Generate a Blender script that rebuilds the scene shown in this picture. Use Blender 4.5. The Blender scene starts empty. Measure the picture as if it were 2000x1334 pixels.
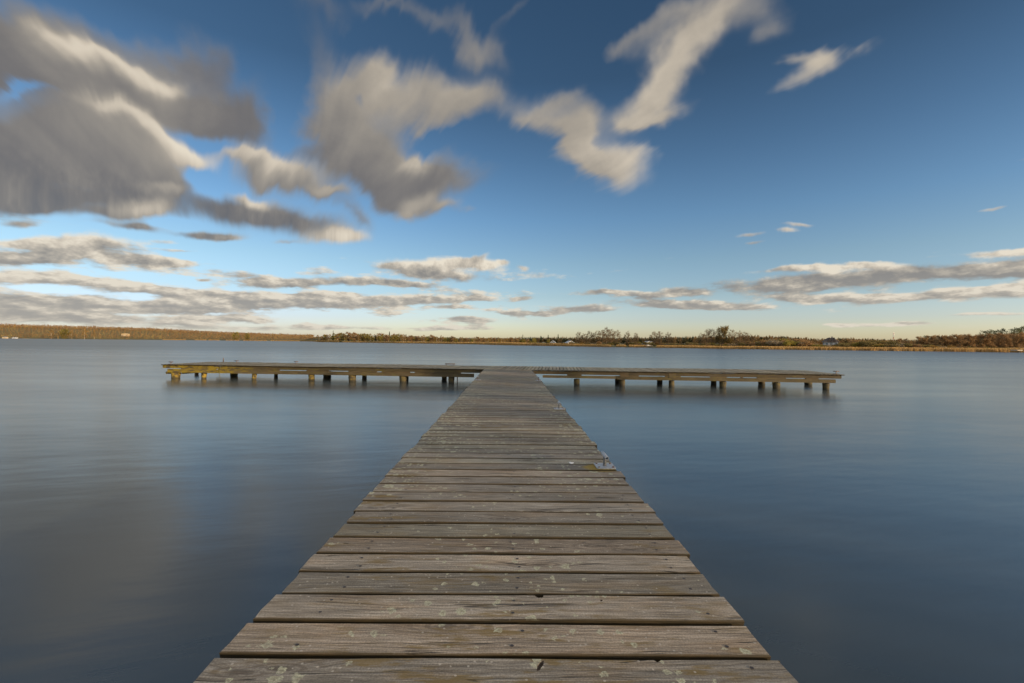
import bpy, bmesh, math, random
from mathutils import Vector, Matrix, noise as mnoise

random.seed(11)
sc = bpy.context.scene
col = sc.collection
R = math.radians
FPX = 889.0            # focal length in photo pixels (16 mm on full frame, 2000 px wide)
DECK = 0.58            # deck top above the water
CAMZ = 1.60
ROLL = 0.0093
PITCH = 0.0026

# ------------------------------------------------------------------ camera
cd = bpy.data.cameras.new('camera'); cam = bpy.data.objects.new('camera', cd); col.objects.link(cam)
cd.sensor_width = 36; cd.lens = 16; cd.clip_end = 60000; cd.clip_start = 0.05
fwd = Vector((0, math.cos(PITCH), math.sin(PITCH)))
right = Vector((math.cos(ROLL), 0, math.sin(ROLL)))
up = right.cross(fwd).normalized(); right = fwd.cross(up).normalized()
M = Matrix((right, up, -fwd)).transposed().to_4x4(); M.translation = (0, 0, CAMZ)
cam.matrix_world = M
sc.camera = cam

def ray(px, py):
    return (fwd + right*((px-1000)/FPX) + up*((667-py)/FPX)).normalized()
def on_plane(px, py, z):
    d = ray(px, py); t = (z-CAMZ)/d.z
    return Vector((0, 0, CAMZ)) + d*t
def hz(px):                                  # photo row of the horizon at a column
    return 669.3 + ROLL*(px-1000)
def at_depth(px, D, z=0.0):
    return Vector(((px-1000)/FPX*D, D, z))
def height_at(px, py, D):                    # world height of a photo point at distance D
    return CAMZ + (hz(px)-py)/FPX*D

# ------------------------------------------------------------------ scene helpers
def tag(o, label=None, cat=None, group=None, kind=None):
    if label: o['label'] = label
    if cat: o['category'] = cat
    if group: o['group'] = group
    if kind: o['kind'] = kind
    return o
def empty(name, loc=(0, 0, 0), rz=0.0):
    o = bpy.data.objects.new(name, None); col.objects.link(o)
    o.location = loc; o.rotation_euler = (0, 0, rz); o.empty_display_size = 0.2
    return o
def copy_tree(o, parent=None):
    c = o.copy(); col.objects.link(c); c.parent = parent
    for ch in list(o.children): copy_tree(ch, c)
    return c

class MB:
    """collects vertices and faces; build() links them as ONE mesh object"""
    def __init__(s): s.v = []; s.f = []; s.uv = []; s.rnd = []; s.mi = []; s.smooth = []
    def face(s, idx, uv=None, rnd=0.5, mi=0, smooth=False):
        s.f.append(tuple(idx)); s.uv.append(uv or [(0.0, 0.0)]*len(idx)); s.rnd.append(rnd); s.mi.append(mi); s.smooth.append(smooth)
    def quad(s, a, b, c, d, rnd=0.5, mi=0):
        n = len(s.v); s.v += [tuple(a), tuple(b), tuple(c), tuple(d)]; s.face((n, n+1, n+2, n+3), None, rnd, mi)
    def tri(s, a, b, c, rnd=0.5, mi=0):
        n = len(s.v); s.v += [tuple(a), tuple(b), tuple(c)]; s.face((n, n+1, n+2), None, rnd, mi)
    def box(s, x0, x1, y0, y1, z0, z1, rnd=0.5, mi=0):
        n = len(s.v)
        s.v += [(x0,y0,z0),(x1,y0,z0),(x1,y1,z0),(x0,y1,z0),(x0,y0,z1),(x1,y0,z1),(x1,y1,z1),(x0,y1,z1)]
        for q in ((0,3,2,1),(4,5,6,7),(0,1,5,4),(1,2,6,5),(2,3,7,6),(3,0,4,7)): s.face([n+i for i in q], None, rnd, mi)
    def tube(s, pts, rad, seg=6, rnd=0.5, mi=0, cap=True, smooth=True, jit=0.0):
        rings = []; L = 0.0; ro = random.random()*9
        for i, p in enumerate(pts):
            p = Vector(p)
            t = (Vector(pts[min(i+1, len(pts)-1)]) - Vector(pts[max(i-1, 0)])).normalized()
            a = t.cross(Vector((0, 0, 1)) if abs(t.z) < 0.9 else Vector((1, 0, 0))).normalized(); b = t.cross(a)
            r = rad[i] if isinstance(rad, (list, tuple)) else rad
            ring = []
            for k in range(seg):
                rr = r*(1+random.uniform(-jit, jit)); an = 2*math.pi*k/seg
                ring.append(len(s.v)); s.v.append(tuple(p + a*(math.cos(an)*rr) + b*(math.sin(an)*rr)))
            if i: L += (p-Vector(pts[i-1])).length
            rings.append((ring, L, r))
        for (r0, l0, q0), (r1, l1, q1) in zip(rings, rings[1:]):
            for k in range(seg):
                k2 = (k+1) % seg; c = 2*math.pi*q0/seg
                s.face((r0[k], r0[k2], r1[k2], r1[k]), [(l0+ro, c*k), (l0+ro, c*(k+1)), (l1+ro, c*(k+1)), (l1+ro, c*k)], rnd, mi, smooth)
        if cap:
            s.face(tuple(reversed(rings[0][0])), None, rnd, mi); s.face(tuple(rings[-1][0]), None, rnd, mi)
    def build(s, name, mats, parent=None):
        me = bpy.data.meshes.new(name); me.from_pydata(s.v, [], s.f)
        uvl = me.uv_layers.new(name='UVMap'); flat = [c for f in s.uv for p in f for c in p]
        uvl.data.foreach_set('uv', flat)
        at = me.attributes.new('rnd', 'FLOAT', 'FACE'); at.data.foreach_set('value', s.rnd)
        for m in (mats if isinstance(mats, (list, tuple)) else [mats]): me.materials.append(m)
        me.polygons.foreach_set('material_index', s.mi); me.polygons.foreach_set('use_smooth', s.smooth)
        me.update()
        o = bpy.data.objects.new(name, me); col.objects.link(o); o.parent = parent
        return o

# ------------------------------------------------------------------ node helpers
class NT:
    def __init__(s, tree): s.t = tree; s.n = tree.nodes; s.l = tree.links
    def put(s, sock, val):
        if isinstance(val, bpy.types.NodeSocket): s.l.new(val, sock)
        elif val is not None:
            try: sock.default_value = val
            except Exception: sock.default_value = (*val, 1.0)
    def m(s, op, a, b=None, c=None, clamp=False):
        n = s.n.new('ShaderNodeMath'); n.operation = op; n.use_clamp = clamp
        s.put(n.inputs[0], a); s.put(n.inputs[1], b); s.put(n.inputs[2], c); return n.outputs[0]
    def vm(s, op, a, b=None, scale=None):
        n = s.n.new('ShaderNodeVectorMath'); n.operation = op
        s.put(n.inputs[0], a); s.put(n.inputs[1], b)
        if scale is not None: s.put(n.inputs['Scale'], scale)
        return n.outputs['Value'] if op in ('DOT_PRODUCT', 'LENGTH', 'DISTANCE') else n.outputs['Vector']
    def xyz(s, x=0.0, y=0.0, z=0.0):
        n = s.n.new('ShaderNodeCombineXYZ'); s.put(n.inputs[0], x); s.put(n.inputs[1], y); s.put(n.inputs[2], z); return n.outputs[0]
    def sep(s, v):
        n = s.n.new('ShaderNodeSeparateXYZ'); s.put(n.inputs[0], v); return n.outputs
    def noise(s, vec, scale=1.0, detail=2.0, rough=0.5, dist=0.0, out=0, dim='3D'):
        n = s.n.new('ShaderNodeTexNoise'); n.noise_dimensions = dim
        s.put(n.inputs['Vector'], vec); n.inputs['Scale'].default_value = scale; n.inputs['Detail'].default_value = detail
        n.inputs['Roughness'].default_value = rough; n.inputs['Distortion'].default_value = dist
        return n.outputs[out]
    def vor(s, vec, scale=1.0, feature='F1', rand=1.0, dim='3D'):
        n = s.n.new('ShaderNodeTexVoronoi'); n.voronoi_dimensions = dim; n.feature = feature
        s.put(n.inputs['Vector'], vec); n.inputs['Scale'].default_value = scale; n.inputs['Randomness'].default_value = rand
        return n.outputs
    def rng(s, v, a, b, c=0.0, d=1.0, smooth=True):
        n = s.n.new('ShaderNodeMapRange'); n.interpolation_type = 'SMOOTHSTEP' if smooth else 'LINEAR'; n.clamp = True
        s.put(n.inputs[0], v); s.put(n.inputs[1], a); s.put(n.inputs[2], b); s.put(n.inputs[3], c); s.put(n.inputs[4], d)
        return n.outputs[0]
    def mix(s, f, a, b, mode='MIX'):
        n = s.n.new('ShaderNodeMix'); n.data_type = 'RGBA'; n.blend_type = mode; n.clamp_factor = True
        s.put(n.inputs[0], f)
        for sock, v in ((n.inputs[6], a), (n.inputs[7], b)):
            if isinstance(v, bpy.types.NodeSocket): s.l.new(v, sock)
            else: sock.default_value = (v[0], v[1], v[2], 1.0)
        return n.outputs[2]
    def ramp(s, f, stops, interp='LINEAR'):
        n = s.n.new('ShaderNodeValToRGB'); s.put(n.inputs[0], f); cr = n.color_ramp; cr.interpolation = interp
        while len(cr.elements) < len(stops): cr.elements.new(0.5)
        for e, (p, c) in zip(cr.elements, stops): e.position = p; e.color = (c[0], c[1], c[2], 1.0)
        return n.outputs[0]
    def node(s, kind): return s.n.new(kind)

def material(name):
    m = bpy.data.materials.new(name); m.use_nodes = True
    t = NT(m.node_tree); b = m.node_tree.nodes['Principled BSDF']
    return m, t, b

# ------------------------------------------------------------------ world: Nishita sky and clouds (by direction)
SUN_AZ, SUN_EL = R(122), R(9.0)       # azimuth clockwise from the view direction
def az_el(px, py):
    d = ray(px, py); return math.atan2(d.x, d.y), math.asin(d.z)

# cloud masses: photo column, row, half length, half height, tilt (deg, clockwise), weight, tone, light gradient
CLOUDS = [
 # upper left bank
 (40,115,220,80,18,1.0,.22,.10),(290,180,210,66,18,1.0,.22,.10),(430,215,100,62,20,.95,.17,.05),(300,85,110,30,20,.7,.20,.1),(90,20,120,40,20,.7,.25,.1),(420,120,80,40,20,.6,.15,.1),(490,230,40,50,0,.5,.15,.1),
 (85,55,52,18,30,.8,1.0,.3),(150,82,62,20,26,.85,1.05,.3),(225,108,60,18,14,.85,1.0,.3),(285,132,45,15,8,.8,1.0,.2),(-120,60,160,90,10,1.0,.2,.1),
 # second left bank
 (40,265,210,62,4,1.0,.24,.12),(40,335,230,50,6,1.0,.22,.08),(225,285,130,58,20,1.0,.44,.28),(300,330,70,30,10,.4,.45,.2),(215,208,42,14,22,.75,1.1,.2),(265,232,48,16,36,.8,1.1,.2),(320,272,62,18,36,.9,1.15,.3),(378,308,40,15,15,.85,1.1,.2),
 (290,350,100,36,5,.9,.30,.12),(140,392,190,22,3,.85,.14,.05),(215,420,60,12,4,.7,.2,.1),(272,405,34,15,-10,.85,1.0,.2),(310,366,36,9,5,.6,.85,.2),(-150,300,200,90,0,1.0,.15,.1),(60,405,90,16,0,.6,.15,.1),
 # middle chain
 (478,303,60,16,4,.85,1.0,.25),(555,322,75,22,14,.9,.85,.3),(590,352,85,28,22,.9,.35,.15),(650,374,28,10,5,.75,.8,.2),(520,345,60,20,10,.7,.35,.1),
 (450,405,120,30,6,1.0,.18,.08),(590,432,115,28,13,1.0,.24,.12),(497,383,34,9,15,.75,1.0,.2),(662,461,44,12,2,.9,1.05,.15),(395,454,75,9,2,.85,.2,.3),(440,459,36,6,2,.6,.75,.2),(690,420,40,14,30,.6,.3,.1),(560,468,30,5,0,.5,.7,.1),
 (250,440,70,7,2,.55,.35,.2),(40,434,44,8,2,.75,.4,.3),(270,440,26,10,0,.5,.25,.1),
 # centre bank
 (700,160,100,66,0,.9,.50,.12),(830,180,130,46,10,.95,.58,.15),(752,118,40,30,20,.7,.65,.1),(915,178,58,42,10,.9,.5,.15),(830,235,90,30,0,.75,.46,.1),(655,215,60,62,0,.8,.34,.1),(585,70,60,80,0,.5,.22,.1),(700,255,80,34,5,.75,.3,.1),(560,260,60,30,0,.45,.15,.1),
 (690,292,115,40,10,1.0,.27,.1),(790,325,95,46,14,1.0,.36,.2),(815,310,22,18,-45,.7,.9,.2),(745,352,105,34,14,1.0,.2,.1),(880,350,90,24,-2,.75,.22,.1),(765,392,80,24,5,.95,.22,.1),(812,397,32,12,-30,.8,.85,.2),(862,398,26,10,0,.75,.65,.2),(910,410,20,7,0,.45,.5,.1),
 (930,85,66,26,30,.75,.48,.15),(860,30,110,26,18,.45,.38,.1),(1010,15,70,16,-35,.35,.45,.1),(640,8,70,24,0,.45,.3,.1),(760,5,60,14,20,.4,.4,.1),
 # streaked right clouds
 (1345,85,95,26,-62,.85,.72,.15),(1300,150,80,32,-50,.9,.78,.15),(1262,195,62,28,-40,.95,.8,.15),(1275,222,52,12,-8,.85,.78,.1),(1395,15,110,34,-34,.85,.68,.12),(1225,72,85,12,-36,.7,.55,.1),(1310,30,70,18,-40,.55,.6,.1),(1490,60,56,24,-35,.8,.68,.1),(1470,15,60,20,-35,.5,.6,.1),
 (1580,112,58,13,-10,.85,.72,.1),(1590,148,66,16,-30,.95,.8,.1),(1632,112,30,26,-30,.75,.7,.1),
 (1120,268,75,34,38,.95,.68,.15),(1062,248,66,26,22,.8,.6,.1),(1120,205,46,30,20,.7,.58,.1),(1135,305,60,34,26,.95,.78,.12),(1150,250,36,34,0,.6,.65,.1),(1222,318,50,36,-10,1.0,.85,.15),(1245,292,40,16,-10,.6,.8,.1),(1085,195,60,12,-35,.45,.5,.1),(1100,355,50,8,-25,.35,.5,.1),(1165,335,36,18,10,.55,.72,.1),
 # blue gaps
 (390,264,95,18,20,-.75,0,0),(50,172,80,14,4,-.75,0,0),(562,185,34,100,0,-.8,0,0),(590,264,55,22,0,-.8,0,0),(388,352,42,20,30,-1.0,0,0),(335,432,45,12,0,-.7,0,0),(706,176,16,15,0,-.6,0,0),(865,258,60,20,0,-.6,0,0),(700,385,26,16,40,-.5,0,0),(470,140,26,60,20,-.4,0,0),(1185,120,30,60,-40,-.4,0,0),(1170,275,24,12,-20,-.3,0,0),
 (180,112,150,36,20,.35,.70,.2),(275,262,110,38,34,.40,.68,.2),(560,340,90,30,15,.3,.6,.2),
 # low clouds, centre and right
 (860,517,95,12,4,1.0,1.0,.3),(850,535,95,10,8,.95,.35,.2),(770,517,35,6,-5,.65,.7,.2),(935,520,36,10,8,.9,1.0,.2),(930,505,26,6,-10,.6,.8,.2),(600,552,110,11,-1,1.0,.5,.5),(760,552,75,6,3,.75,.35,.3),(980,515,13,5,0,.8,.8,.1),(1018,525,10,5,0,.65,.7,.1),
 (1590,553,215,17,-3.5,1.1,.22,.25),(1620,524,70,7,-2,.9,1.1,.2),(1695,517,34,6,3,.9,1.1,.2),(1525,530,70,5,-3,.7,.9,.2),(1780,535,60,12,0,.8,.25,.2),(1970,520,125,18,-2,1.1,.2,.25),(1960,488,85,7,-2,1.0,1.15,.2),(2150,510,150,26,0,1.0,.3,.25),
 (1760,582,260,9,-2,.95,.75,.4),(1580,584,100,7,2,.9,.75,.3),(1920,562,120,8,-5,.9,.95,.3),(1318,594,115,9,2,1.0,.28,.5),(1345,568,40,8,5,.9,.28,.3),(1430,600,70,6,2,.8,.5,.3),(1172,570,50,6,-2,.9,.55,.4),(1138,604,52,7,0,1.0,.35,.5),(1265,576,30,6,0,.8,.3,.4),
 (1020,583,22,5,-3,.8,.55,.3),(1030,613,56,6,0,1.0,.35,.4),(915,624,44,5,2,.9,.4,.4),(880,600,44,4,0,.75,.5,.3),(1700,634,60,4,0,.6,.8,.3),(1780,632,50,5,0,.7,.85,.3),(1640,635,24,4,0,.7,.7,.3),(1930,615,70,4,-1,.6,.85,.3),
 (1458,464,32,5,0,.85,.8,.2),(1466,480,24,4,0,.8,.75,.2),(1540,458,22,4.5,0,.85,.75,.2),(1566,448,32,4,1,.8,.75,.2),(1910,404,28,4,-8,.65,.7,.1),(1985,293,26,4,-12,.4,.6,.1),
 # low clouds, left
 (190,474,75,16,3,1.0,.85,.5),(150,490,70,12,2,.9,.4,.2),(265,506,75,10,5,.95,.7,.5),(50,472,70,10,-2,.95,.9,.4),(60,505,90,14,0,1.0,.6,.5),(350,512,30,7,0,.9,.8,.3),(345,487,40,4,2,.7,.8,.3),(320,470,30,5,2,.55,.7,.2),(40,545,140,10,2,1.0,1.0,.3),(230,556,160,9,5,1.0,.85,.5),
 (200,628,280,9,1,.6,.55,.4),(470,640,220,6,0,.5,.6,.3),(820,642,160,5,0,.4,.6,.3),(60,610,120,8,2,.6,.5,.4),(60,588,190,16,2,.95,.42,.4),(420,575,160,9,3,1.0,.7,.5),(560,593,180,11,0,1.0,.42,.5),(740,588,140,9,0,1.0,.5,.5),(890,583,80,6,0,.95,.6,.4),(330,602,160,10,2,.85,.5,.5),(650,576,60,6,0,.9,.8,.4),(120,618,140,7,2,.7,.5,.4),(400,622,120,5,1,.65,.6,.4),(395,545,14,4,0,.7,.8,.2),
]

def build_world():
    w = bpy.data.worlds.new('World'); sc.world = w; w.use_nodes = True
    w.node_tree.nodes.clear(); t = NT(w.node_tree)
    tc = t.node('ShaderNodeTexCoord'); dirv = tc.outputs['Generated']
    X, Y, Z = t.sep(dirv)
    az = t.m('ARCTAN2', X, Y); el = t.m('ARCSINE', Z)
    sky = t.node('ShaderNodeTexSky'); sky.sky_type = 'NISHITA'; sky.sun_disc = False
    sky.sun_elevation = SUN_EL; sky.sun_rotation = SUN_AZ; sky.altitude = 50
    sky.air_density = 1.0; sky.dust_density = 1.0; sky.ozone_density = 1.6
    # ragged warp of the cloud shapes
    elc = t.m('MAXIMUM', el, 0.0)
    lowmask = t.rng(el, 0.06, 0.40)                                  # 0 near the horizon, 1 high up
    wv = t.xyz(t.m('MULTIPLY', az, 1.0), t.m('MULTIPLY', el, t.rng(el, 0.03, 0.35, 3.4, 1.0)), 0.0)
    n1 = t.noise(wv, 5.5, 4.0, 0.55, out=1)
    n2 = t.noise(wv, 26.0, 3.0, 0.6, out=1)
    w1 = t.vm('SUBTRACT', n1, (0.5, 0.5, 0.5)); w2 = t.vm('SUBTRACT', n2, (0.5, 0.5, 0.5))
    amp1 = t.rng(el, 0.02, 0.40, 0.030, 0.100); amp2 = t.rng(el, 0.02, 0.35, 0.016, 0.006)
    wsum = t.vm('ADD', t.vm('SCALE', w1, scale=amp1), t.vm('SCALE', w2, scale=amp2))
    squash = t.xyz(1.6, t.rng(el, 0.02, 0.30, 0.36, 1.0), 0.0)
    # wind-drawn streaks in the plane of the cloud layer
    zz = t.m('ADD', t.m('MAXIMUM', Z, 0.0), 0.10)
    wa = R(-29)
    along = t.m('DIVIDE', t.m('ADD', t.m('MULTIPLY', X, math.sin(wa)), t.m('MULTIPLY', Y, math.cos(wa))), zz)
    cross = t.m('DIVIDE', t.m('SUBTRACT', t.m('MULTIPLY', X, math.cos(wa)), t.m('MULTIPLY', Y, math.sin(wa))), zz)
    swv = t.noise(dirv, 3.0, 2.0, 0.5)                       # the streaks wander a little
    cross = t.m('ADD', cross, t.m('MULTIPLY', swv, 0.5))
    streak = t.noise(t.xyz(t.m('MULTIPLY', along, 0.50), t.m('MULTIPLY', cross, 3.0), 0.0), 1.7, 3.0, 0.45)
    streak2 = t.noise(t.xyz(t.m('MULTIPLY', along, 0.9), t.m('MULTIPLY', cross, 14.0), 3.0), 1.7, 2.0, 0.5)
    P = t.vm('ADD', t.xyz(az, el, 0.0), t.vm('MULTIPLY', wsum, squash))
    # drawn out along the wind, towards and away from its vanishing point on the horizon
    wdir = t.vm('NORMALIZE', t.xyz(t.m('SUBTRACT', az, wa), el, 0.0))
    sm = t.m('ADD', t.m('MULTIPLY', t.m('SUBTRACT', streak, 0.5), 0.75), t.m('MULTIPLY', t.m('SUBTRACT', streak2, 0.5), 0.16))
    P = t.vm('ADD', P, t.vm('SCALE', wdir, scale=t.m('MULTIPLY', sm, t.m('MULTIPLY', t.rng(el, 0.14, 0.45, 0.0, 0.20), t.rng(az, 0.0, 0.35, 1.0, 0.72)))))
    acc = None
    for ci, (px, py, a, b, rot, wt, tone, lg) in enumerate(CLOUDS):
        if ci and ci % 8 == 0:           # keeps the node evaluation in order (small shader stack)
            P = t.vm('ADD', P, t.vm('SCALE', acc, scale=1e-7))
        if px > 1040 and py < 380 and wt > 0: wt *= .84; a *= 1.14; b *= 1.16      # thin drawn-out cloud
        # ellipse in the photo -> ellipse in azimuth / elevation
        c0 = az_el(px, py); e = 1.0
        ax = az_el(px+e, py); ay = az_el(px, py+e)
        J = ((ax[0]-c0[0], ay[0]-c0[0]), (ax[1]-c0[1], ay[1]-c0[1]))
        cr, sr = math.cos(R(rot)), math.sin(R(rot))
        u = (J[0][0]*cr*a+J[0][1]*sr*a, J[1][0]*cr*a+J[1][1]*sr*a)
        v = (J[0][0]*-sr*b+J[0][1]*cr*b, J[1][0]*-sr*b+J[1][1]*cr*b)
        # ellipse c + u cos + v sin: principal axes
        ta = 0.5*math.atan2(2*(u[0]*v[0]+u[1]*v[1]), (u[0]**2+u[1]**2)-(v[0]**2+v[1]**2))
        p = (u[0]*math.cos(ta)+v[0]*math.sin(ta), u[1]*math.cos(ta)+v[1]*math.sin(ta))
        q = (-u[0]*math.sin(ta)+v[0]*math.cos(ta), -u[1]*math.sin(ta)+v[1]*math.cos(ta))
        la, lb = math.hypot(*p), math.hypot(*q); an = math.atan2(p[1], p[0])
        mp = t.node('ShaderNodeMapping'); mp.vector_type = 'TEXTURE'
        mp.inputs['Location'].default_value = (c0[0], c0[1], 0); mp.inputs['Rotation'].default_value = (0, 0, an)
        mp.inputs['Scale'].default_value = (la, lb, 1); t.l.new(P, mp.inputs['Vector'])
        lv = mp.outputs[0]
        g = t.m('POWER', 0.36788, t.vm('DOT_PRODUCT', lv, lv))
        # light comes from upper right
        ld = (0.55, 0.85); lx = ld[0]*math.cos(an)+ld[1]*math.sin(an); ly = -ld[0]*math.sin(an)+ld[1]*math.cos(an)
        wb = max(0.0, wt)*(1.0 + 3.2*max(0, tone-0.5))
        tn = t.m('ADD', t.vm('DOT_PRODUCT', lv, (lx*lg*0.6*wb, ly*lg*wb, 0)), tone*wb)
        term = t.vm('SCALE', t.xyz(wt, tn, wb), scale=g)
        acc = t.vm('ADD', acc, term) if acc is not None else term
    F, Tn, Tw = t.sep(acc)
    # broken small cloud low over the far shore, thicker to the left
    lowv = t.xyz(t.m('MULTIPLY', az, 5.5), t.m('MULTIPLY', el, 30.0), 2.0)
    lown = t.noise(lowv, 1.0, 5.0, 0.60)
    lmask = t.m('MULTIPLY', t.m('MULTIPLY', t.m('MULTIPLY', t.rng(el, 0.012, 0.035), t.rng(Y, -0.2, 0.1)), t.rng(el, 0.24, 0.12)), t.rng(az, 0.30, -0.25, 0.55, 1.0))
    F2 = t.m('MULTIPLY', t.rng(lown, t.rng(lmask, 0.0, 1.0, 0.62, 0.41), 0.74), lmask)
    F = t.m('MULTIPLY_ADD', F2, 0.75, F); Tn = t.m('MULTIPLY_ADD', F2, 0.74, Tn); Tw = t.m('MULTIPLY_ADD', F2, 0.85, Tw)
    tone = t.m('DIVIDE', Tn, t.m('ADD', Tw, 0.0004))
    # broken detail, lit from above right by comparing two samples
    dv = t.xyz(t.m('MULTIPLY', az, 1.0), t.m('MULTIPLY', el, t.rng(el, 0.05, 0.35, 3.2, 1.2)), 0.0)
    d1 = t.noise(dv, 17.0, 4.0, 0.6); d2 = t.noise(t.vm('ADD', dv, (0.010, 0.018, 0.0)), 17.0, 4.0, 0.6)
    relief = t.m('SUBTRACT', d1, d2)
    dsum = t.m('ADD', t.m('MULTIPLY', t.m('SUBTRACT', d1, 0.5), t.rng(el, 0.06, 0.3, 1.7, 0.12)),
               t.m('MULTIPLY', t.m('SUBTRACT', streak, 0.5), t.rng(el, 0.10, 0.35, 0.25, 0.60)))
    dsum = t.m('ADD', dsum, t.m('MULTIPLY', t.m('SUBTRACT', streak2, 0.5), t.rng(el, 0.15, 0.4, 0.0, 0.07)))
    edge = t.rng(F, 0.03, 0.35)
    dens = t.m('ADD', F, t.m('MULTIPLY', dsum, edge))
    alpha = t.rng(dens, t.rng(el, 0.05, 0.35, 0.16, 0.13), t.rng(el, 0.05, 0.35, 0.66, 1.36))
    alpha = t.m('MULTIPLY', alpha, t.rng(el, -0.002, 0.03))
    thin = t.rng(dens, 0.25, 0.95)
    tone = t.m('ADD', tone, t.m('MULTIPLY', relief, t.rng(el, 0.05, 0.3, 3.6, 0.15)))
    tone = t.m('ADD', tone, t.m('MULTIPLY', t.m('SUBTRACT', streak, 0.5), t.rng(el, 0.12, 0.35, 0.0, 0.50)))
    tone = t.m('ADD', tone, t.m('MULTIPLY', t.m('SUBTRACT', 1.0, thin), 0.14))
    cc = t.ramp(t.m('MULTIPLY', tone, 0.8), [(0.0, (.112, .115, .130)), (0.16, (.168, .158, .155)), (0.32, (.265, .242, .215)), (0.52, (.40, .355, .295)), (0.72, (.64, .56, .45)), (0.95, (.88, .79, .64))])
    # far clouds fade into the pale air over the horizon
    far = t.rng(el, 0.0, 0.26, 0.55, 0.03)
    cc = t.mix(far, cc, (.60, .565, .50))
    # thin milky veil low down
    gain = t.ramp(elc, [(0, (0.475, 0.500, 0.640)), (0.02, (0.400, 0.420, 0.550)), (0.05, (0.325, 0.345, 0.485)), (0.075, (0.300, 0.318, 0.420)), (0.1, (0.268, 0.290, 0.360)), (0.17, (0.242, 0.272, 0.314)), (0.26, (0.190, 0.242, 0.300)), (0.38, (0.140, 0.185, 0.230)), (0.52, (0.092, 0.125, 0.155)), (1, (0.080, 0.117, 0.145))])
    base = t.vm('SCALE', t.vm('MULTIPLY', sky.outputs[0], gain), scale=6.0)
    base = t.mix(t.m('MULTIPLY', t.m('MULTIPLY', t.rng(az, -0.02, -0.6), t.rng(Y, -0.5, 0.3)), t.rng(el, 0.16, 0.0)), base, t.vm('MULTIPLY', base, (.78, .80, .98)))
    base = t.mix(t.m('MULTIPLY', alpha, 0.97), base, t.vm('SCALE', cc, scale=10.0))
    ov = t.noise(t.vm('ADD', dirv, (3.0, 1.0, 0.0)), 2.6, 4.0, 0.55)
    cover = t.m('MAXIMUM', t.rng(el, 0.70, 1.0), t.m('MULTIPLY', t.rng(Y, 0.10, -0.30), t.rng(el, 0.02, 0.25)))  # unseen bright clouds overhead and behind, added to lift the ambient light
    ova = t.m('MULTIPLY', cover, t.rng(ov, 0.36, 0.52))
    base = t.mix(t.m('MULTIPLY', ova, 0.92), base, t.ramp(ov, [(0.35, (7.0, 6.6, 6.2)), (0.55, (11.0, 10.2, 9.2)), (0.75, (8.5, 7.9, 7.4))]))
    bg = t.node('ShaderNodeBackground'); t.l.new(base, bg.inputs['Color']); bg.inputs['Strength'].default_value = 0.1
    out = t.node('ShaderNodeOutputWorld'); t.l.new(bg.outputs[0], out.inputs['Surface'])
    w.cycles.sampling_method = 'MANUAL'; w.cycles.sample_map_resolution = 512
build_world()

sl = bpy.data.lights.new('sun', 'SUN'); sl.energy = 5.0; sl.angle = R(0.6); sl.color = (1.0, 0.74, 0.46)
so = bpy.data.objects.new('sun', sl); col.objects.link(so)
sdir = Vector((math.sin(SUN_AZ)*math.cos(SUN_EL), math.cos(SUN_AZ)*math.cos(SUN_EL), math.sin(SUN_EL)))
so.rotation_euler = sdir.to_track_quat('Z', 'Y').to_euler(); so.location = sdir*300

sc.view_settings.view_transform = 'Standard'; sc.view_settings.look = 'None'
sc.view_settings.exposure = 0.0; sc.view_settings.gamma = 1.0
try: sc.view_settings.use_curve_mapping = False
except Exception: pass

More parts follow.
